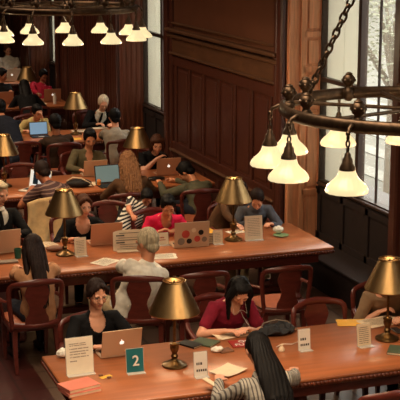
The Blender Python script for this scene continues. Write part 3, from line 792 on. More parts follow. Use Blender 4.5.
    link(nm, cm, F[shirt], body)
    if legs:
        Lg = MB(); Lg.loft([pel+r*.08-V((0, 0, .005)), pel-r*.08-V((0, 0, .005))], [.11*s, .11*s], f, 14)
        for H, K, A in hips: Lg.loft([H, H.lerp(K, .5), K], [.1*s, .087*s, .068*s], r, 14); Lg.loft([K, K.lerp(A, .4), A+V((0, 0, .03))], [.066*s, .063*s, .05*s], r, 14)
        lm = remeshed(Lg, vox*1.3, 2)
        displace(lm, lambda c: .006*noise.noise(c*10+O))
        link('trousers', lm, F[trousers], body)
        for H, K, A in hips:
            S_ = MB(); S_.loft([A+V((0, 0, -.03))-f*.03, A+V((0, 0, -.042))+f*.06, A+V((0, 0, -.055))+f*.17], [(.04, .046), (.046, .042), (.042, .028)], r, 14)
            S_.box(tuple(A+V((0, 0, -.082))+f*.06), (.07, .25, .014), rz=h, bev=.004); S_.build('shoe', M[shoe], body)
    # hair
    Hh = MB(); HV = vox*.9
    cap = [((0, -.024, .036), (.087, .1, .1)), ((0, -.06, -.035), (.066, .048, .055))]
    if style != 'bald':
        for c, q in cap: Hh.ball(c, q, 20, HM)
        for k in (-1, 1): Hh.ball((k*.07, -.01, .025), (.02, .05, .05), 14, HM)
    dn = V((0, 0, -1)); back = -hf
    if style in ('short', 'crop'):
        if style == 'short': Hh.ball((0, .03, .1), (.062, .045, .028), 14, HM)
    elif style == 'bald':
        Hh.ball((0, -.05, -.02), (.08, .065, .05), 18, HM)
    elif style == 'bob':
        for k in (-1, 1): Hh.loft([(k*.07, .01, .07), (k*.086, .005, 0), (k*.08, .0, -.09)], [(.05, .026), (.055, .028), (.045, .024)], (0, 1, 0), 14, HM)
        Hh.loft([(0, -.08, .05), (0, -.1, -.03), (0, -.085, -.1)], [(.075, .035), (.08, .035), (.07, .03)], (1, 0, 0), 16, HM); Hh.ball((0, .045, .085), (.065, .04, .035), 14, HM)
    elif style == 'tied':
        Hh.loft([(0, -.1, .0), (0, -.135, -.03)], [.03, .036], (1, 0, 0), 12, HM)
        for k in (-1, 1): Hh.loft([(k*.02, .05, .105), (k*.068, .03, .06), (k*.084, -.01, .0)], [(.035, .02), (.035, .018), (.03, .014)], (0, 1, 0), 12, HM)
    elif style in ('long', 'curly', 'verylong'):
        a = HM @ V((0, -.07, .06)); b = HM @ V((0, -.105, -.04)); L = {'long': .30, 'curly': .2, 'verylong': .42}[style]; L = hlen or L
        bk = sp(.8)-f*.155+r*hshift*.6; c = V((bk.x, bk.y, bk.z)); e = sp(max(.1, .8-L*1.3))-f*.165+r*hshift
        wd = .11 if style == 'curly' else .088
        Hh.loft([a, b, b.lerp(c, .5)-f*.01, c, e], [(.08, .04), (wd, .045), (wd*1.02*hwide, .045), (wd*1.05*hwide, .038), (.045*hwide, .018)], r, 18)
        for k in ((-1, 1) if locks else ()):
            a = HM @ V((k*.06, 0, .08)); b = HM @ V((k*.088, -.015, -.02)); c2 = sp(.9)+cr_*(k*.095)-f*.06
            e2 = c.lerp(e, .5)+cr_*(k*.06)
            Hh.loft([a, b, b.lerp(c2, .5), c2, e2], [(.04, .022), (.045, .026), (.042, .03), (.04, .028), (.02, .014)], f, 12)
        rl = random.Random(int(x0*100)); ew = wd*1.0*hwide
        for _ in range(16):
            t = rl.uniform(-1, 1); st = c+r*(t*ew*.8)+f*rl.uniform(-.03, .02); en = e.lerp(c, rl.uniform(-.25, .45))+r*(t*ew*.75+rl.uniform(-.015, .015))+f*rl.uniform(-.02, .03)
            Hh.loft([st, st.lerp(en, .6), en], [(.018, .014), (.014, .01), (.005, .005)], r, 8)
    elif style == 'curtain':
        for k in (-1, 1):
            a = HM @ V((k*.05, .01, .1)); b = HM @ V((k*.088, .02, 0)); c2 = HM @ V((k*.092, .03, -.09)); e2 = V((c2.x, c2.y, max(.8, c2.z-.17)))+f*.0
            Hh.loft([a, b, c2, e2], [(.05, .026), (.055, .026), (.05, .024), (.018, .012)], f, 14)
        Hh.loft([HM @ V((0, -.09, .04)), HM @ V((0, -.1, -.06)), sp(.9)-f*.1], [(.08, .04), (.08, .04), (.05, .03)], r, 14)
        Hh.ball((0, .02, .1), (.07, .06, .035), 14, HM)
    hm = remeshed(Hh, HV, 2); am = .013 if style == 'curly' else .0016
    def hd(c):
        q = HI @ c; an = math.atan2(q.x, q.y+.02)
        return am*math.sin(34*an+2.5*noise.noise(c*10)+q.z*8)+am*.8*noise.noise(c*(38 if style == 'curly' else 16))
    displace(hm, hd)
    link('hair', hm, HA[hair], body)
    if glasses:
        G = MB()
        for k in (-1, 1):
            G.tube([(k*.033+.024*math.cos(t), .094-.004*abs(math.cos(t)), .002+.0165*math.sin(t)) for t in [2*PI*j/16 for j in range(16)]], .0013, 6, HM, closed=True)
            G.tube([(k*.057, .09, .006), (k*.082, .05, .008), (k*.084, -.01, .0)], .0018, 6, HM)
        G.tube([(-.01, .097, .005), (0, .099, .008), (.01, .097, .005)], .0019, 6, HM); G.build('glasses', M['black'], body)
    body['_'] = 0; del body['_']
    return body, dict(sp=sp, f=f, r=r, HM=HM, O=O, arms=arms, cr=cr_)
COATX, COATY = P(47, 199, .93).x, P(47, 199, .93).y
# ------------------------------------------------------------------ readers
A, Bv, Cv = .0058, .0085, .012
# front table, far side
person('person in black with glasses and tied dark hair behind the silver laptop', (2.575, 9.8), 180, P(97, 294, 1.17), [(2.74, 9.5, .805), (2.46, 9.5, .805)], (-8, 14, 0), 'light', 'black', 'long', 'dkbrown', 'tied', 'black', .97, A, neckline=1.1, glasses=True, eyes='open')
chair(2.56, 9.74, 180, 'wooden armchair under the person in black with glasses')
b, P2i = person('person in a crimson short-sleeved shirt writing with bowed head at the front table', (3.74, 9.98), 180, P(240, 291, 1.10), [P(249, 329, .80), P(225, 331, .80)], (3, 48, 0), 'light', 'crimson', 'short', 'black', 'curtain', 'denim', .97, A, neckline=.8, eyes='closed')
m = MB(); HM = P2i['HM']; pn = HM @ V((0, .06, -.17))
q0 = pn+V((0, -.06, -.15)); q0 = V((pn.x, pn.y-.05, .93))
for k in (-1, 1):
    a = HM @ V((k*.06, .05, -.1)); m.tube([a, a+V((0, -.05, -.1)), a.lerp(q0, .7)+V((0, -.06, -.02)), q0+V((0, -.03, 0))], .0014, 6)
m.tube([q0+V((0, -.03, 0)), q0+V((.02, -.05, -.06)), q0+V((.05, -.1, -.12))], .001, 6)
m.build('earphone_cord', M['whiteplastic'], b)
chair(3.74, 9.9, 180, 'wooden armchair under the person in crimson')
chair_px(318, 302, 183, 'empty wooden armchair across the front table, right of the person in crimson', True)
person('person in a tan sweater behind the lamp at the right edge of the front table', (5.36, 9.92), 178, P(391, 277, 1.15), [P(404, 318, .80), P(379, 312, .80)], (0, 30, 0), 'light', 'taupe', 'roll', 'brown', 'short', 'denim', 1, A, eyes='closed')
chair_px(377, 284, 178, 'wooden armchair under the reader in the tan sweater at the right')
# front table, near side
b, P4i = person('person with long black hair seen from behind in a grey striped shirt holding a phone', (3.36, 7.86), 4, P(257, 349, 1.14), [P(219, 381, .82), (3.78, 8.45, .8)], (6, 26, 0), 'light', 'greystripe', 'long', 'black', 'verylong', 'denim', .98, A, hshift=.05, hwide=1.25, hlen=.34, locks=False)
chair(3.38, 7.8, 4, 'wooden armchair under the reader with long black hair')
chair_px(392, 392, 0, 'empty wooden armchair on the near side of the front table, at the bottom right corner')
# second table, far side
person('person in black with pulled-back brown hair at a warm metal laptop, second table', (3.36, 13.5), 182, P(84, 205.5, 1.13), [(3.62, 13.1, .80), P(72, 239, .81)], (-4, 12, 0), 'light', 'black', 'roll', 'brown', 'tied', 'black', .96, Bv, neckline=1.5)
chair(3.36, 13.55, 180, 'wooden armchair under the person in black at the second table')
person('man in a dark suit at the left edge, at the second table', (2.5, 13.7), 186, P(0, 193, 1.24), [P(19, 234, .83), (2.32, 13.1, .82)], (-20, 18, 0), 'light', 'black', 'long', 'grey', 'short', 'black', 1.03, Bv, neckline=1.6, dress='white')
chair(2.5, 13.75, 180, 'wooden armchair under the man in a dark suit at the left edge')
person('person in a bright magenta sweater leaning on the second table', (4.28, 13.42), 178, P(168, 206, 1.10), [P(180, 231, .80), P(158, 232, .80)], (8, 32, 0), 'tan', 'magenta', 'long', 'black', 'short', 'denim', 1, Bv, neckline=1.1, eyes='closed')
chair(4.3, 13.44, 180, 'wooden armchair under the person in magenta')
person('child in a black and white striped top bent beside the person in magenta', (3.93, 13.98), 172, P(147, 197, 1.0), [P(150, 228, .80), P(134, 230, .80)], (10, 48, 0), 'tan', 'bw', 'short', 'black', 'short', 'denim', .84, Bv, eyes='closed')
chair(3.86, 14.0, 170, 'wooden armchair under the child in stripes')
person('person in rust brown hidden behind the lamp beside the stacked folders', (5.0, 13.66), 180, P(241, 191, 1.12), [P(249, 224, .80), P(238, 226, .80)], (0, 30, 0), 'light', 'rust', 'long', 'dkbrown', 'short', 'khaki', .88, Bv, eyes='closed')
chair_px(228, 204, 180, 'pale-lit wooden armchair under the person hidden behind the lamp on the second table', True)
person('dark-haired person with grey-blue sleeve bowed at the second table right end', (5.46, 13.62), 172, P(257, 199, 1.07), [P(272, 224, .80), P(250, 220, .82)], (20, 45, 0), 'light', 'bluegrey', 'long', 'dkbrown', 'crop', 'khaki', .97, Bv, eyes='closed')
chair(5.5, 13.7, 180, 'wooden armchair under the person in blue-grey at the right end of the second table')
# second table, near side
person('person with long brown hair and tan top seen from behind at the second table', (2.42, 11.42), 4, P(33, 247, 1.16), [P(14, 262, .80), P(52, 262, .80)], (10, 14, 0), 'light', 'tan', 'long', 'dkbrown', 'verylong', 'denim', .98, Bv, hwide=.8)
chair_px(36, 281, 2, 'wooden armchair under the person with long brown hair')
person('grey-haired man in a white shirt seen from behind at the second table', (3.27, 11.26), 8, P(147, 243, 1.17), [P(122, 261, .80), P(150, 262, .80)], (-24, 16, 4), 'tan', 'white', 'long', 'grey', 'crop', 'khaki', 1.14, Bv, belly=.03, collar=True)
chair_px(139, 277, -20, 'wooden armchair under the grey-haired man in white')
chair_px(204, 273, 0, 'empty wooden armchair behind the person in crimson, on the near side of the second table')
chair_px(288, 267, -1, 'empty wooden armchair at the right end of the near side of the second table')
# third table, near side
person('man in a maroon striped shirt hunched over a white laptop at the third table', (3.62, 15.2), 32, P(42, 172, 1.03), [P(30, 190, .81), P(48, 184, .8)], (10, 35, 0), 'brown', 'maroonstripe', 'short', 'dkbrown', 'crop', 'denim', 1.06, Cv, belly=.02)
chair(COATX, COATY+.29, 0, 'wooden armchair with a beige coat over its back at the third table')
person('person with curly light brown hair seen from behind at the third table', (4.5, 15.22), -4, P(128, 162, 1.18), [P(112, 187, .8), P(143, 184, .8)], (0, 14, 0), 'light', 'rust', 'long', 'lightbrown', 'curly', 'khaki', .98, Cv)
chair_px(129, 194, 0, 'wooden armchair under the person with curly light brown hair')
person('person in a grey green sweater slumped forward on the third table', (5.42, 15.2), 16, P(186, 172, .98), [P(160, 183, .8), P(176, 180, .8)], (-30, 50, 0), 'tan', 'greygreen', 'long', 'black', 'short', 'denim', 1, Cv, eyes='closed')
chair_px(202, 190, -4, 'wooden armchair under the slumped person in grey green')
# third table, far side
person('person in a black short-sleeved shirt resting chin on hand at the third table', (5.3, 17.35), 176, P(157, 144, 1.1), [P(166, 176, .8), P(157, 144, 1.1)+V((-.03, -.10, -.19))], (5, 24, 0), 'light', 'black', 'short', 'brown', 'bob', 'denim', .98, Cv)
chair(5.3, 17.42, 180, 'wooden armchair under the person resting chin on hand')
person('man in an olive shirt behind a laptop on the third table', (4.42, 17.45), 178, P(90, 138.5, 1.17), [(4.55, 16.95, .8), (4.25, 16.95, .8)], (4, 24, 0), 'tan', 'olive', 'long', 'black', 'short', 'denim', 1.02, Cv, neckline=.9)
chair(4.42, 17.5, 180, 'wooden armchair under the man in olive')
chair_px(20, 165, 180, 'empty wooden armchair across the third table, near the photo  left edge', True)
# fourth table
person('person in a dark brown shirt seen from behind at the fourth table', (4.42, 19.0), 2, P(55, 123, 1.16), [P(42, 141, .8), P(66, 139, .8)], (-4, 12, 0), 'brown', 'brown', 'long', 'black', 'short', 'denim', 1.04, Cv)
chair(4.42, 18.88, 0, 'wooden armchair under the person in dark brown at the fourth table')
person('man in a light grey shirt seen from behind facing the old man in a suit', (5.34, 19.0), -6, P(114.5, 117, 1.16), [P(104, 134, .8), P(122, 134, .8)], (-4, 12, 0), 'tan', 'grey', 'long', 'black', 'short', 'denim', 1.02, Cv)
chair(5.37, 18.86, -3, 'wooden armchair under the man in light grey')
person('person in navy cut by the left edge at the fourth table', (3.86, 19.3), 4, P(0, 108, 1.22), [P(8, 136, .8), P(-6, 138, .8)], (0, 14, 0), 'tan', 'navy', 'long', 'black', 'short', 'denim', 1.05, Cv)
chair(3.86, 19.2, 0, 'wooden armchair under the person in navy at the left edge')
person('person in pale yellow holding hand to face at the fourth table', (4.5, 21.25), 184, P(37.5, 112, 1.08), [P(37.5, 112, 1.08)+V((.06, -.1, -.1)), P(24, 131, .8)], (-14, 26, 8), 'light', 'yellow', 'long', 'black', 'short', 'denim', .97, Cv)
chair(4.5, 21.35, 180, 'wooden armchair under the person in pale yellow')
person('white-haired old man in a dark suit and glasses at the fourth table', (5.6, 21.4), 178, P(103.5, 103, 1.14), [P(112, 124, .82), P(97, 124, .82)], (6, 30, 0), 'light', 'black', 'long', 'white', 'crop', 'black', 1, Cv, glasses=True, neckline=2.0, dress='white', eyes='closed')
JK = bpy.context.scene.objects['person.023'] if False else None
chair(5.6, 21.48, 180, 'wooden armchair under the old man in a suit')
# fifth table
person('person in rose red behind a laptop at the fifth table', (5.5, 25.3), 182, P(43.5, 76, 1.12), [(5.62, 24.75, .8), (5.4, 24.75, .8)], (-8, 24, 0), 'brown', 'pinkred', 'long', 'black', 'short', 'denim', 1, Cv)
chair(5.5, 25.35, 180, 'wooden armchair under the reader in rose red')
person('person in black turned to the right at the left edge of the fifth table', (4.8, 25.2), 205, P(2, 75, 1.2), [P(12, 98, .8), P(2, 100, .8)], (-30, 20, 0), 'tan', 'black', 'short', 'black', 'short', 'denim', 1, Cv)
chair(4.8, 25.3, 190, 'wooden armchair under the person in black at the left edge of the fifth table')
person('person in black with long dark hair seen from behind at the fifth table', (4.85, 23.05), -6, P(24, 86, 1.14), [P(18, 104, .8), P(34, 104, .8)], (-10, 14, 0), 'tan', 'black', 'long', 'black', 'long', 'denim', .92, Cv, hwide=.8)
chair(4.86, 22.95, 0, 'wooden armchair under the person in black with long hair at the fifth table')
# sixth table
pp = P(8, 50, 1.27)
person('man in a white shirt behind a laptop at the farthest table', (5.72, 29.0), 180, V((5.68, 28.85, 1.27)) if False else pp, [P(16, 76, .8), P(4, 77, .8)], (0, 20, 0), 'light', 'white', 'long', 'brown', 'crop', 'khaki', 1.05, Cv)
# fix below: seat goes under the head
# ------------------------------------------------------------------ front table things
laptop(2.635, 9.44, 180+2, 'silver laptop with a lit apple on its lid on the front table', w=.335, yy=1, lidang=14)
t = sheet_sign(135.5, 372.5, .135, .185, 'small teal card with a white number 2 on the front table', [], 'teal', rz=-2, lean=8, name='number_card')
text(t, '2', .115, (0, -.0155, .098), (math.radians(90-8), 0, 0), 'whiteplastic', 'number')
sheet_sign(80.5, 374, .215, .285, 'tall printed notice standing behind the pink books on the front table', [(.84, .12, .62, .006), (.79, .14, .62, .006), (.70, .14, .7, .0075), (.62, .14, .7, .0075), (.55, .14, .58, .0075), (.47, .14, .68, .0075), (.36, .14, .25, .0085)], rz=2, name='standing_notice', glyph='inkgrey')
p = P(80, 391, TH)
book(p, 0, .27, .19, .026, 12, 'pinkcover', 'pink covered book at the bottom of the pair on the front table', group='pink books')
book(p+V((-.004, .012, .0)), 0, .265, .19, .026, 16, 'pinkcover', 'pink covered book on top of the pair on the front table', z=TH+.028, group='pink books')
papers(106, 377, .1, .05, 20, 'small yellow label strip on the front table beside the notice', 'paperyellow', lines=False, name='label_strip')
for k, (x, y) in enumerate(((101, 376), (109, 378))):
    q = P(x, y, TH+.003); m = MB(); m.box((0, 0, .006), (.035, .02, .01), bev=.003); tag(m.build('key_fob', M['brownbook'], None, (q.x, q.y, TH+.004)), ['left', 'right'][k]+' one of two small brown fobs on the yellow strip', 'key fob', 'key fobs')
crumple(63, 357, .055, 'crumpled white cloth on the corner of the front table behind the notice')
for px, py, rz, lb in ((201, 376.5, -1, 'white two-line card beside the phone hand at the middle of the front table'), (304.5, 350, 2, 'white two-line card right of the long-haired reader on the front table')):
    t = sheet_sign(px, py, .105, .19 if px < 250 else .17, lb, [(.52, .16, .42, .02), (.24, .16, .68, .018)], 'whiteplastic', rz=rz, lean=5, name='notice_card')
sheet_sign(364.5, 346, .125, .18, 'printed card in a clear holder left of the rightmost lamp on the front table', [(.85-.09*k, .12, .7, .006) for k in range(9)], 'cream', rz=4, lean=8, name='notice_card', glyph='inkgrey')
book(190, 345, .12, .19, .014, 30, 'black', 'black notebook left of the person in crimson on the front table', name='notebook')
book(205, 343, .17, .2, .012, 40, 'greenbook', 'dark magazine beside the black notebook on the front table', cat='magazine', name='magazine')
crumple(217, 352, .05, 'crumpled white napkin right of the white two-line card on the front table', sq=.45)
papers(228, 372, .24, .2, 30, 'cream sheet of paper beside the phone hand on the front table', 'cream', lines=False, curl=.02)
papers(233, 334, .34, .2, 6, 'notebook pages under the writing hands of the person in crimson', 'cream', n=2)
t = book(242, 344, .2, .17, .008, -6, 'redmag', 'red magazine with pale letters between the two front readers', cat='magazine', name='magazine')
text(t, 'OF', .07, (.02, .035, .0095), (0, 0, 0), 'whiteplastic'); text(t, 'FU', .07, (-.03, -.04, .0095), (0, 0, 0), 'whiteplastic')
t = book(225, 351, .12, .1, .01, 10, 'brownbook', 'small brown notebook left of the red magazine', name='notebook')
# bag with a strap
q = P(277, 333, TH); t = empty('shoulder_bag', (q.x, q.y, TH), math.radians(8)); tag(t, 'black shoulder bag lying behind the long-haired reader on the front table', 'bag')
m = MB(); m.ball((0, 0, .03), (.17, .11, .03), 28); m.ball((.07, .02, .04), (.08, .07, .028), 18); m.ball((-.07, -.03, .04), (.07, .05, .022), 16)
m.v = [(x*(1+.1*noise.noise(V((x, y, z_))*14)), y, max(.001, z_*(1+.9*noise.noise(V((x, y, z_))*16))+.01*noise.noise(V((x, y, z_))*40))) for x, y, z_ in m.v]; m.build('bag_body', M['bag'], t)
m = MB(); m.tube([(-.15, .02, .06), (-.1, .06, .085), (.02, .06, .1), (.12, .03, .08), (.17, .0, .03), (.19, -.06, .006)], .005, 6); m.build('strap', M['inkgrey'], t)
q = P(281.5, 351, TH); m = MB(); m.lathe([(0, 0), (.026, 0), (.028, .01), (.02, .03), (.012, .04), (.014, .055), (0, .056)], 16, caps=False); tag(m.build('paperweight', M['cream'], None, (q.x, q.y, TH+.001)), 'small cream bell-shaped object beside the black bag', 'ornament')
m = MB(); q2 = P(290, 345, TH)
m.tube([(-.1, -.02, .004), (-.03, .03, .006), (.05, 0, .004), (.12, .04, .004), (.2, .02, .004)], .003, 6); tag(m.build('white_cable', M['whiteplastic'], None, (q2.x-.03, q2.y, TH+.001)), 'thin white cable curling behind the right two-line card', 'cable')
papers(352, 323, .26, .19, -18, 'yellow folder left of the tan sweater reader on the front table', 'paperyellow', n=2, lines=False, name='folder', cat='folder')
papers(380, 322, .36, .22, 4, 'white papers under the hands of the tan sweater reader', 'cream', n=3)
m = MB(); m.box((0, 0, .006), (.075, .15, .01), bev=.004); q = P(397, 331, TH); tag(m.build('mobile_phone', M['black'], None, (q.x, q.y, TH+.001)), 'black mobile phone lying at the right edge of the front table', 'phone')
book(403, 352, .24, .2, .02, -35, 'greenbook', 'dark green book at the right edge of the front table below the lamp')
m = MB(); m.box((0, 0, 0), (.072, .145, .01), bev=.004); q = P(212, 383, .83); o = m.build('mobile_phone', M['cream'], None, q); o.rotation_euler = (.35, .2, .75); tag(o, 'pale mobile phone in the hand of the long-haired reader', 'phone')
# ------------------------------------------------------------------ second table things
laptop(3.5, 12.99, 180-2, 'warm metal laptop before the person in black on the second table', 'alurose', .35, yy=1, lidang=12, logo=False)
laptop(2.36, 13.0, 180+8, 'grey laptop at the left edge before the man in a dark suit', 'alu', .36, yy=1, lidang=10, logo=False)
t = laptop(P(193, 248, TH).x, P(193, 248, TH).y+.16, 180-3, 'laptop covered with stickers before the person in magenta', 'alu', .39, yy=1, lidang=5, logo=False)
lid = [c for c in t.children if c.name.startswith('lid')][0]; T = Matrix.Translation((0, .39*.35, .016)) @ Matrix.Rotation(-math.radians(5), 4, 'X')
for k, (x, z, r_, mt) in enumerate(((.07, .14, .045, 'redprint'), (.12, .06, .04, 'inkgrey'), (.03, .06, .03, 'black'), (-.06, .08, .035, 'redprint'), (-.1, .15, .03, 'black'), (-.14, .07, .03, 'inkgrey'), (-.02, .18, .025, 'cream'))):
    m = MB(); m.lathe([(0, 0), (r_, 0), (r_, .0012), (0, .0014)], 14, T @ Matrix.Translation((x, .004, z)) @ Matrix.Rotation(-PI/2, 4, 'X'), caps=False); m.build('sticker', M[mt], lid)
t = empty('newspaper', tuple(P(131, 252, TH)), math.radians(-6)); tag(t, 'folded newspaper propped upright before the grey-haired man in white', 'newspaper')
m = MB(); T = Matrix.Rotation(-math.radians(12), 4, 'X')
vs = []; fs = []
for s_ in (0, 1):
    for i in range(9):
        for j in range(2): x = -.19+.38*i/8; vs.append(tuple(T @ V((x+.02*j*(1 if x > 0 else .3), .012*math.sin(i*.8)+.006*s_, .02+.22*j-.02*(x/.19)**4*j))))
for i in range(8): fs += [[i*2, i*2+2, i*2+3, i*2+1], [18+i*2, 19+i*2, 21+i*2, 20+i*2]]
m.add(vs, fs); m.build('pages', M['cream'], t)
m = MB()
for z_, x0, w_, h_ in ((.205, .03, .3, .006), (.18, -.11, .09, .012), (.155, .02, .3, .004), (.13, 0, .32, .006), (.105, -.11, .09, .012), (.085, .02, .28, .004), (.06, .02, .28, .004), (.04, 0, .3, .004)): m.box((x0, -.014, z_), (w_, .002, h_), T)
m.build('printing', M['ink'], t, smooth=False)
m = MB(); m.box((0, .05, .008), (.3, .14, .012), bev=.003); m.build('folded_section', M['cream'], t)
sheet_sign(163, 245, .125, .13, 'white card with red print beside the grey-haired man in white', [(.6, .12, .5, .014), (.4, .12, .6, .01)], 'cream', rz=-2, lean=8, name='notice_card', glyph='redprint')
sheet_sign(185, 246, .095, .14, 'small pale card before the sticker laptop on the second table', [(.8-.12*k, .14, .66, .005) for k in range(6)], 'paper', rz=2, lean=6, name='notice_card', glyph='inkgrey')
sheet_sign(81, 256, .125, .19, 'clear framed card right of the left lamp on the second table', [(.82-.09*k, .14, .66, .005) for k in range(8)], 'cream', rz=4, lean=6, name='notice_card', glyph='inkgrey')
sheet_sign(218, 244, .105, .145, 'pale card between the stacked folders and the lamp', [(.8-.12*k, .14, .66, .005) for k in range(6)], 'cream', rz=-2, lean=6, name='notice_card', glyph='inkgrey')
sheet_sign(254, 240, .2, .265, 'large pale notice right of the lamp on the second table', [(.88-.07*k, .14, .7, .005) for k in range(11)], 'cream', rz=-3, lean=6, name='standing_notice', glyph='inkgrey')
q = P(205, 243, TH)
for k, cv in enumerate(('cream', 'brownbook', 'cream', 'brownbook', 'brownbook', 'paperyellow')):
    book(V((q.x+.012*(k % 2), q.y+.1-.006*k, 0)), 0, .22, .26, .019, -6+4*(k % 3), cv, ['cream folder at the very bottom of the stack beside the lamp', 'brown folder second from the bottom of the stack beside the lamp', 'cream folder third from the bottom of the stack beside the lamp', 'brown folder fourth from the bottom of the stack beside the lamp', 'brown folder just under the yellow one in the stack beside the lamp', 'yellow folder on top of the stack beside the lamp'][k], z=TH+.0205*k, cat='folder', name='folder', group='stacked folders')
papers(105, 262, .26, .2, 38, 'white sheets left of the grey-haired man in white', n=2)
papers(163, 256.5, .28, .2, -12, 'white sheets right of the grey-haired man in white', n=2)
papers(236, 232, .2, .15, 10, 'white paper behind the lamp on the second table', lines=True)
papers(246, 231, .12, .1, -20, 'orange paper beside the lamp on the second table', 'paperyellow', lines=False)
q = P(281, 236, TH); m = MB(); m.lathe([(0, 0), (.05, 0), (.085, .008), (.09, .014), (.085, .013), (.05, .005), (0, .005)], 28, caps=False); tag(m.build('plate', M['plate'], None, (q.x, q.y, TH+.001)), 'small green plate at the right end of the second table', 'plate')
crumple(278, 233, .06, 'crumpled white napkin beside the green plate', z=TH+.012, sq=.65)
book(45, 247, .3, .2, .03, 12, 'cream', 'open white book left of the left lamp on the second table', open_=True)
q = P(55, 251, TH); m = MB(); m.ball((0, 0, .03), (.1, .06, .032), 18); tag(m.build('cloth_pouch', M['brownbook'], None, (q.x, q.y, TH)), 'small brown pouch before the open white book', 'pouch')
q = P(18, 258, TH); m = MB(); m.lathe([(0, 0), (.033, 0), (.04, .1), (.037, .1), (.031, .004), (0, .004)], 20, caps=False); tag(m.build('cup', mk('green_cup', (20, 84, 66), .5), None, (q.x, q.y, TH+.001)), 'dark green paper cup left of the person with long brown hair', 'cup')
m = MB(); m.box((0, 0, .01), (.2, .1, .018), bev=.004); q = P(14, 262, TH); tag(m.build('pencil_case', M['inkgrey'], None, (q.x-.06, q.y, TH+.001)), 'flat grey case beside the dark green cup', 'case')
# ------------------------------------------------------------------ third table things
laptop(*tuple(P(34, 191, TH))[:2], -48, 'white laptop with lit screen at the elbow of the man in maroon stripes', 'whiteplastic', .34, 'screenwhite', yy=1, lidang=14, logo=False)
lt = [o for o in COL.objects if o.name.startswith('laptop') and o.get('label', '').startswith('white laptop')][0]
ld_ = [c for c in lt.children if c.name.startswith('lid')][0]
T = Matrix.Translation((0, .34*.35, .016)) @ Matrix.Rotation(-math.radians(14), 4, 'X')
m = MB(); m.box((-.07, -.006, .12), (.08, .001, .15), T); m.build('screen_window', M['screendark'], ld_, smooth=False)
laptop(P(95, 176, TH).x, P(95, 176, TH).y+.1, 178, 'silver laptop with a lit apple before the man in olive', 'alu', .33, yy=1, lidang=18)
laptop(*tuple(P(111, 186, TH))[:2], 3, 'black laptop with a pale screen left of the curly-haired person', 'black', .35, 'screengrey', yy=1, lidang=14, logo=False)
laptop(P(168.5, 175, TH).x, P(168.5, 175, TH).y+.1, 176, 'warm metal laptop with a lit apple before the person resting chin on hand', 'alurose', .34, yy=1, lidang=10)
q = P(79, 187, TH); t = empty('camera_bag', (q.x, q.y, TH), -.3); tag(t, 'black camera bag with a pale strap on the third table', 'bag')
m = MB(); m.ball((0, 0, .055), (.17, .1, .058), 20); m.ball((.02, -.06, .06), (.09, .05, .04), 14); m.build('bag_body', M['bag'], t)
m = MB(); m.tube([(-.16, 0, .08), (-.08, -.05, .14), (.04, -.07, .13), (.15, -.04, .06), (.2, 0, .01)], .009, 6); m.build('strap', M['cream'], t)
papers(92, 184, .26, .2, 20, 'yellowish sheet right of the camera bag', 'cream', lines=False)
papers(148, 187.5, .15, .12, 15, 'small white sheet right of the curly-haired person', lines=False)
m = MB(); m.ball((0, 0, .025), (.13, .07, .026), 18); q = P(156, 180, TH); tag(m.build('sunglasses_case', M['black'], None, (q.x, q.y, TH)), 'black soft case left of the slumped person', 'case')
q = P(99, 186, TH); m = MB(); m.lathe([(0, 0), (.026, 0), (.028, .07), (.02, .08), (.02, .09), (0, .091)], 16, caps=False); tag(m.build('drink_bottle', M['orange'], None, (q.x, q.y, TH+.001)), 'orange drink bottle beside the black laptop on the third table', 'bottle')
# coat over a chair back
COATX, COATY = P(47, 199, .93).x, P(47, 199, .93).y
m = MB(); cxx, cyy = COATX, COATY
vs = []; fs = []; nu, nv = 22, 16
for s_ in (0, 1):
    for i in range(nu+1):
        for j in range(nv+1):
            u = i/nu*2-1; v_ = j/nv
            zz = .96-.68*v_; w = .26+.13*v_; x = u*w+.03*math.sin(5*v_); y = -.06-.1*v_*v_-.05*(1-u*u)+.03*math.sin(9*u+2*v_)*(.3+v_)+.02*s_
            vs.append((x, y+ .05*(1-v_), zz-.05*u*u*(1-v_)+.02*math.sin(7*u)*(v_ > .95)))
N1 = (nu+1)*(nv+1)
for i in range(nu):
    for j in range(nv):
        a = i*(nv+1)+j; fs += [[a, a+nv+1, a+nv+2, a+1], [N1+a, N1+a+1, N1+a+nv+2, N1+a+nv+1]]
for i in range(nu): fs += [[i*(nv+1), N1+i*(nv+1), N1+(i+1)*(nv+1), (i+1)*(nv+1)], [i*(nv+1)+nv, (i+1)*(nv+1)+nv, N1+(i+1)*(nv+1)+nv, N1+i*(nv+1)+nv]]
for j in range(nv): fs += [[j, j+1, N1+j+1, N1+j], [nu*(nv+1)+j, N1+nu*(nv+1)+j, N1+nu*(nv+1)+j+1, nu*(nv+1)+j+1]]
m.add(vs, fs); t = m.build('coat', F['beigecoat'], None, (cxx, cyy, 0), auto=180); t.rotation_euler = (0, 0, .2); tag(t, 'beige coat hung over the back of the chair of the man in maroon stripes', 'coat')
m = MB(); m.tube([(.3, -.06, .8), (.35, -.1, .6), (.36, -.12, .38)], [.05, .055, .045], 10); m.build('sleeve', F['beigecoat'], t)
m = MB(); m.ball((0, 0, .19), (.13, .09, .19), 18); m.tube([(-.07, 0, .34), (-.05, 0, .46), (.05, 0, .46), (.07, 0, .34)], .012, 6); q = P(112, 214, .5)
tag(m.build('backpack', M['bag'], None, (q.x-.02, 14.75, .36), auto=60), 'dark backpack hanging at the left of the curly-haired person\'s chair', 'backpack')
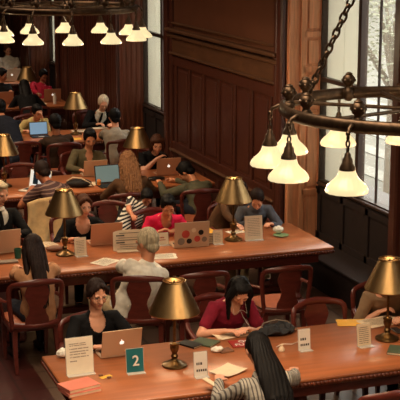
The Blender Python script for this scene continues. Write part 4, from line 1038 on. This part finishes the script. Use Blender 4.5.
# ------------------------------------------------------------------ rear tables
laptop(*tuple(P(40.5, 137, TH))[:2], 2, 'small laptop with a blue screen at the fourth table', 'black', .31, 'screenblue', yy=1, lidang=10, logo=False)
papers(82, 131, .34, .22, 10, 'white sheets right of the lamp on the fourth table', n=2)
papers(74, 139, .24, .2, -12, 'yellow sheet on the fourth table behind the man in olive', 'paperyellow', lines=False)
papers(100, 128, .24, .18, 8, 'white sheet before the old man in a suit', lines=False)
laptop(P(52, 101, TH).x, P(52, 101, TH).y+.08, 180, 'laptop with a lit apple before the reader in rose red', 'alurose', .34, yy=1, lidang=12)
laptop(P(4, 104, TH).x, P(4, 104, TH).y+.08, 184, 'warm metal laptop at the left edge of the fifth table', 'alurose', .34, yy=1, lidang=12, logo=False)
papers(36, 104, .4, .22, 6, 'white sheets before the reader in rose red', n=2, lines=False)
for k, (x, y) in enumerate(((55, 104), (31, 100))):
    q = P(x, y, TH); m = MB(); m.lathe([(0, 0), (.035, 0), (.036, .14), (.016, .18), (.018, .21), (0, .211)], 14, caps=False)
    tag(m.build('water_bottle', M['whiteplastic'], None, (q.x, q.y, TH+.001)), ['pale bottle right of the laptop on the fifth table', 'pale bottle under the lamp on the fifth table'][k], 'bottle')
laptop(P(12, 82, TH).x, 27.85, 182, 'silver laptop with a lit apple before the man in white at the farthest table', 'alu', .4, yy=1, lidang=8)
# ------------------------------------------------------------------ light
def area(n, loc, sx, sy, w, col, rot=(0, 0, 0)):
    l = bpy.data.lights.new(n, 'AREA'); l.spread = math.radians(110); l.shape = 'RECTANGLE'; l.size = sx; l.size_y = sy; l.energy = w; l.color = col
    o = bpy.data.objects.new(n, l); COL.objects.link(o); o.location = loc; o.rotation_euler = rot; return o
area('overhead_fill', (1.5, 6, Z1-.1), 3, 8, FILL_W, (1, .78, .55))  # added fill panel, no such fixture; stands in for unseen chandeliers
area('overhead_fill', (1.5, 20, Z1-.1), 3, 14, FILL_W*1.2, (1, .74, .5))  # second added fill panel, for the rear half of the room
w = bpy.data.worlds.new('World'); bpy.context.scene.world = w; w.use_nodes = True
w.node_tree.nodes['Background'].inputs[0].default_value = (1, .97, .9, 1); w.node_tree.nodes['Background'].inputs[1].default_value = WORLD_E
sc = bpy.context.scene; vs_ = sc.view_settings; vs_.view_transform = 'Standard'; vs_.look = 'None'; vs_.gamma = 1; vs_.exposure = EXPOSURE
vs_.use_curve_mapping = False
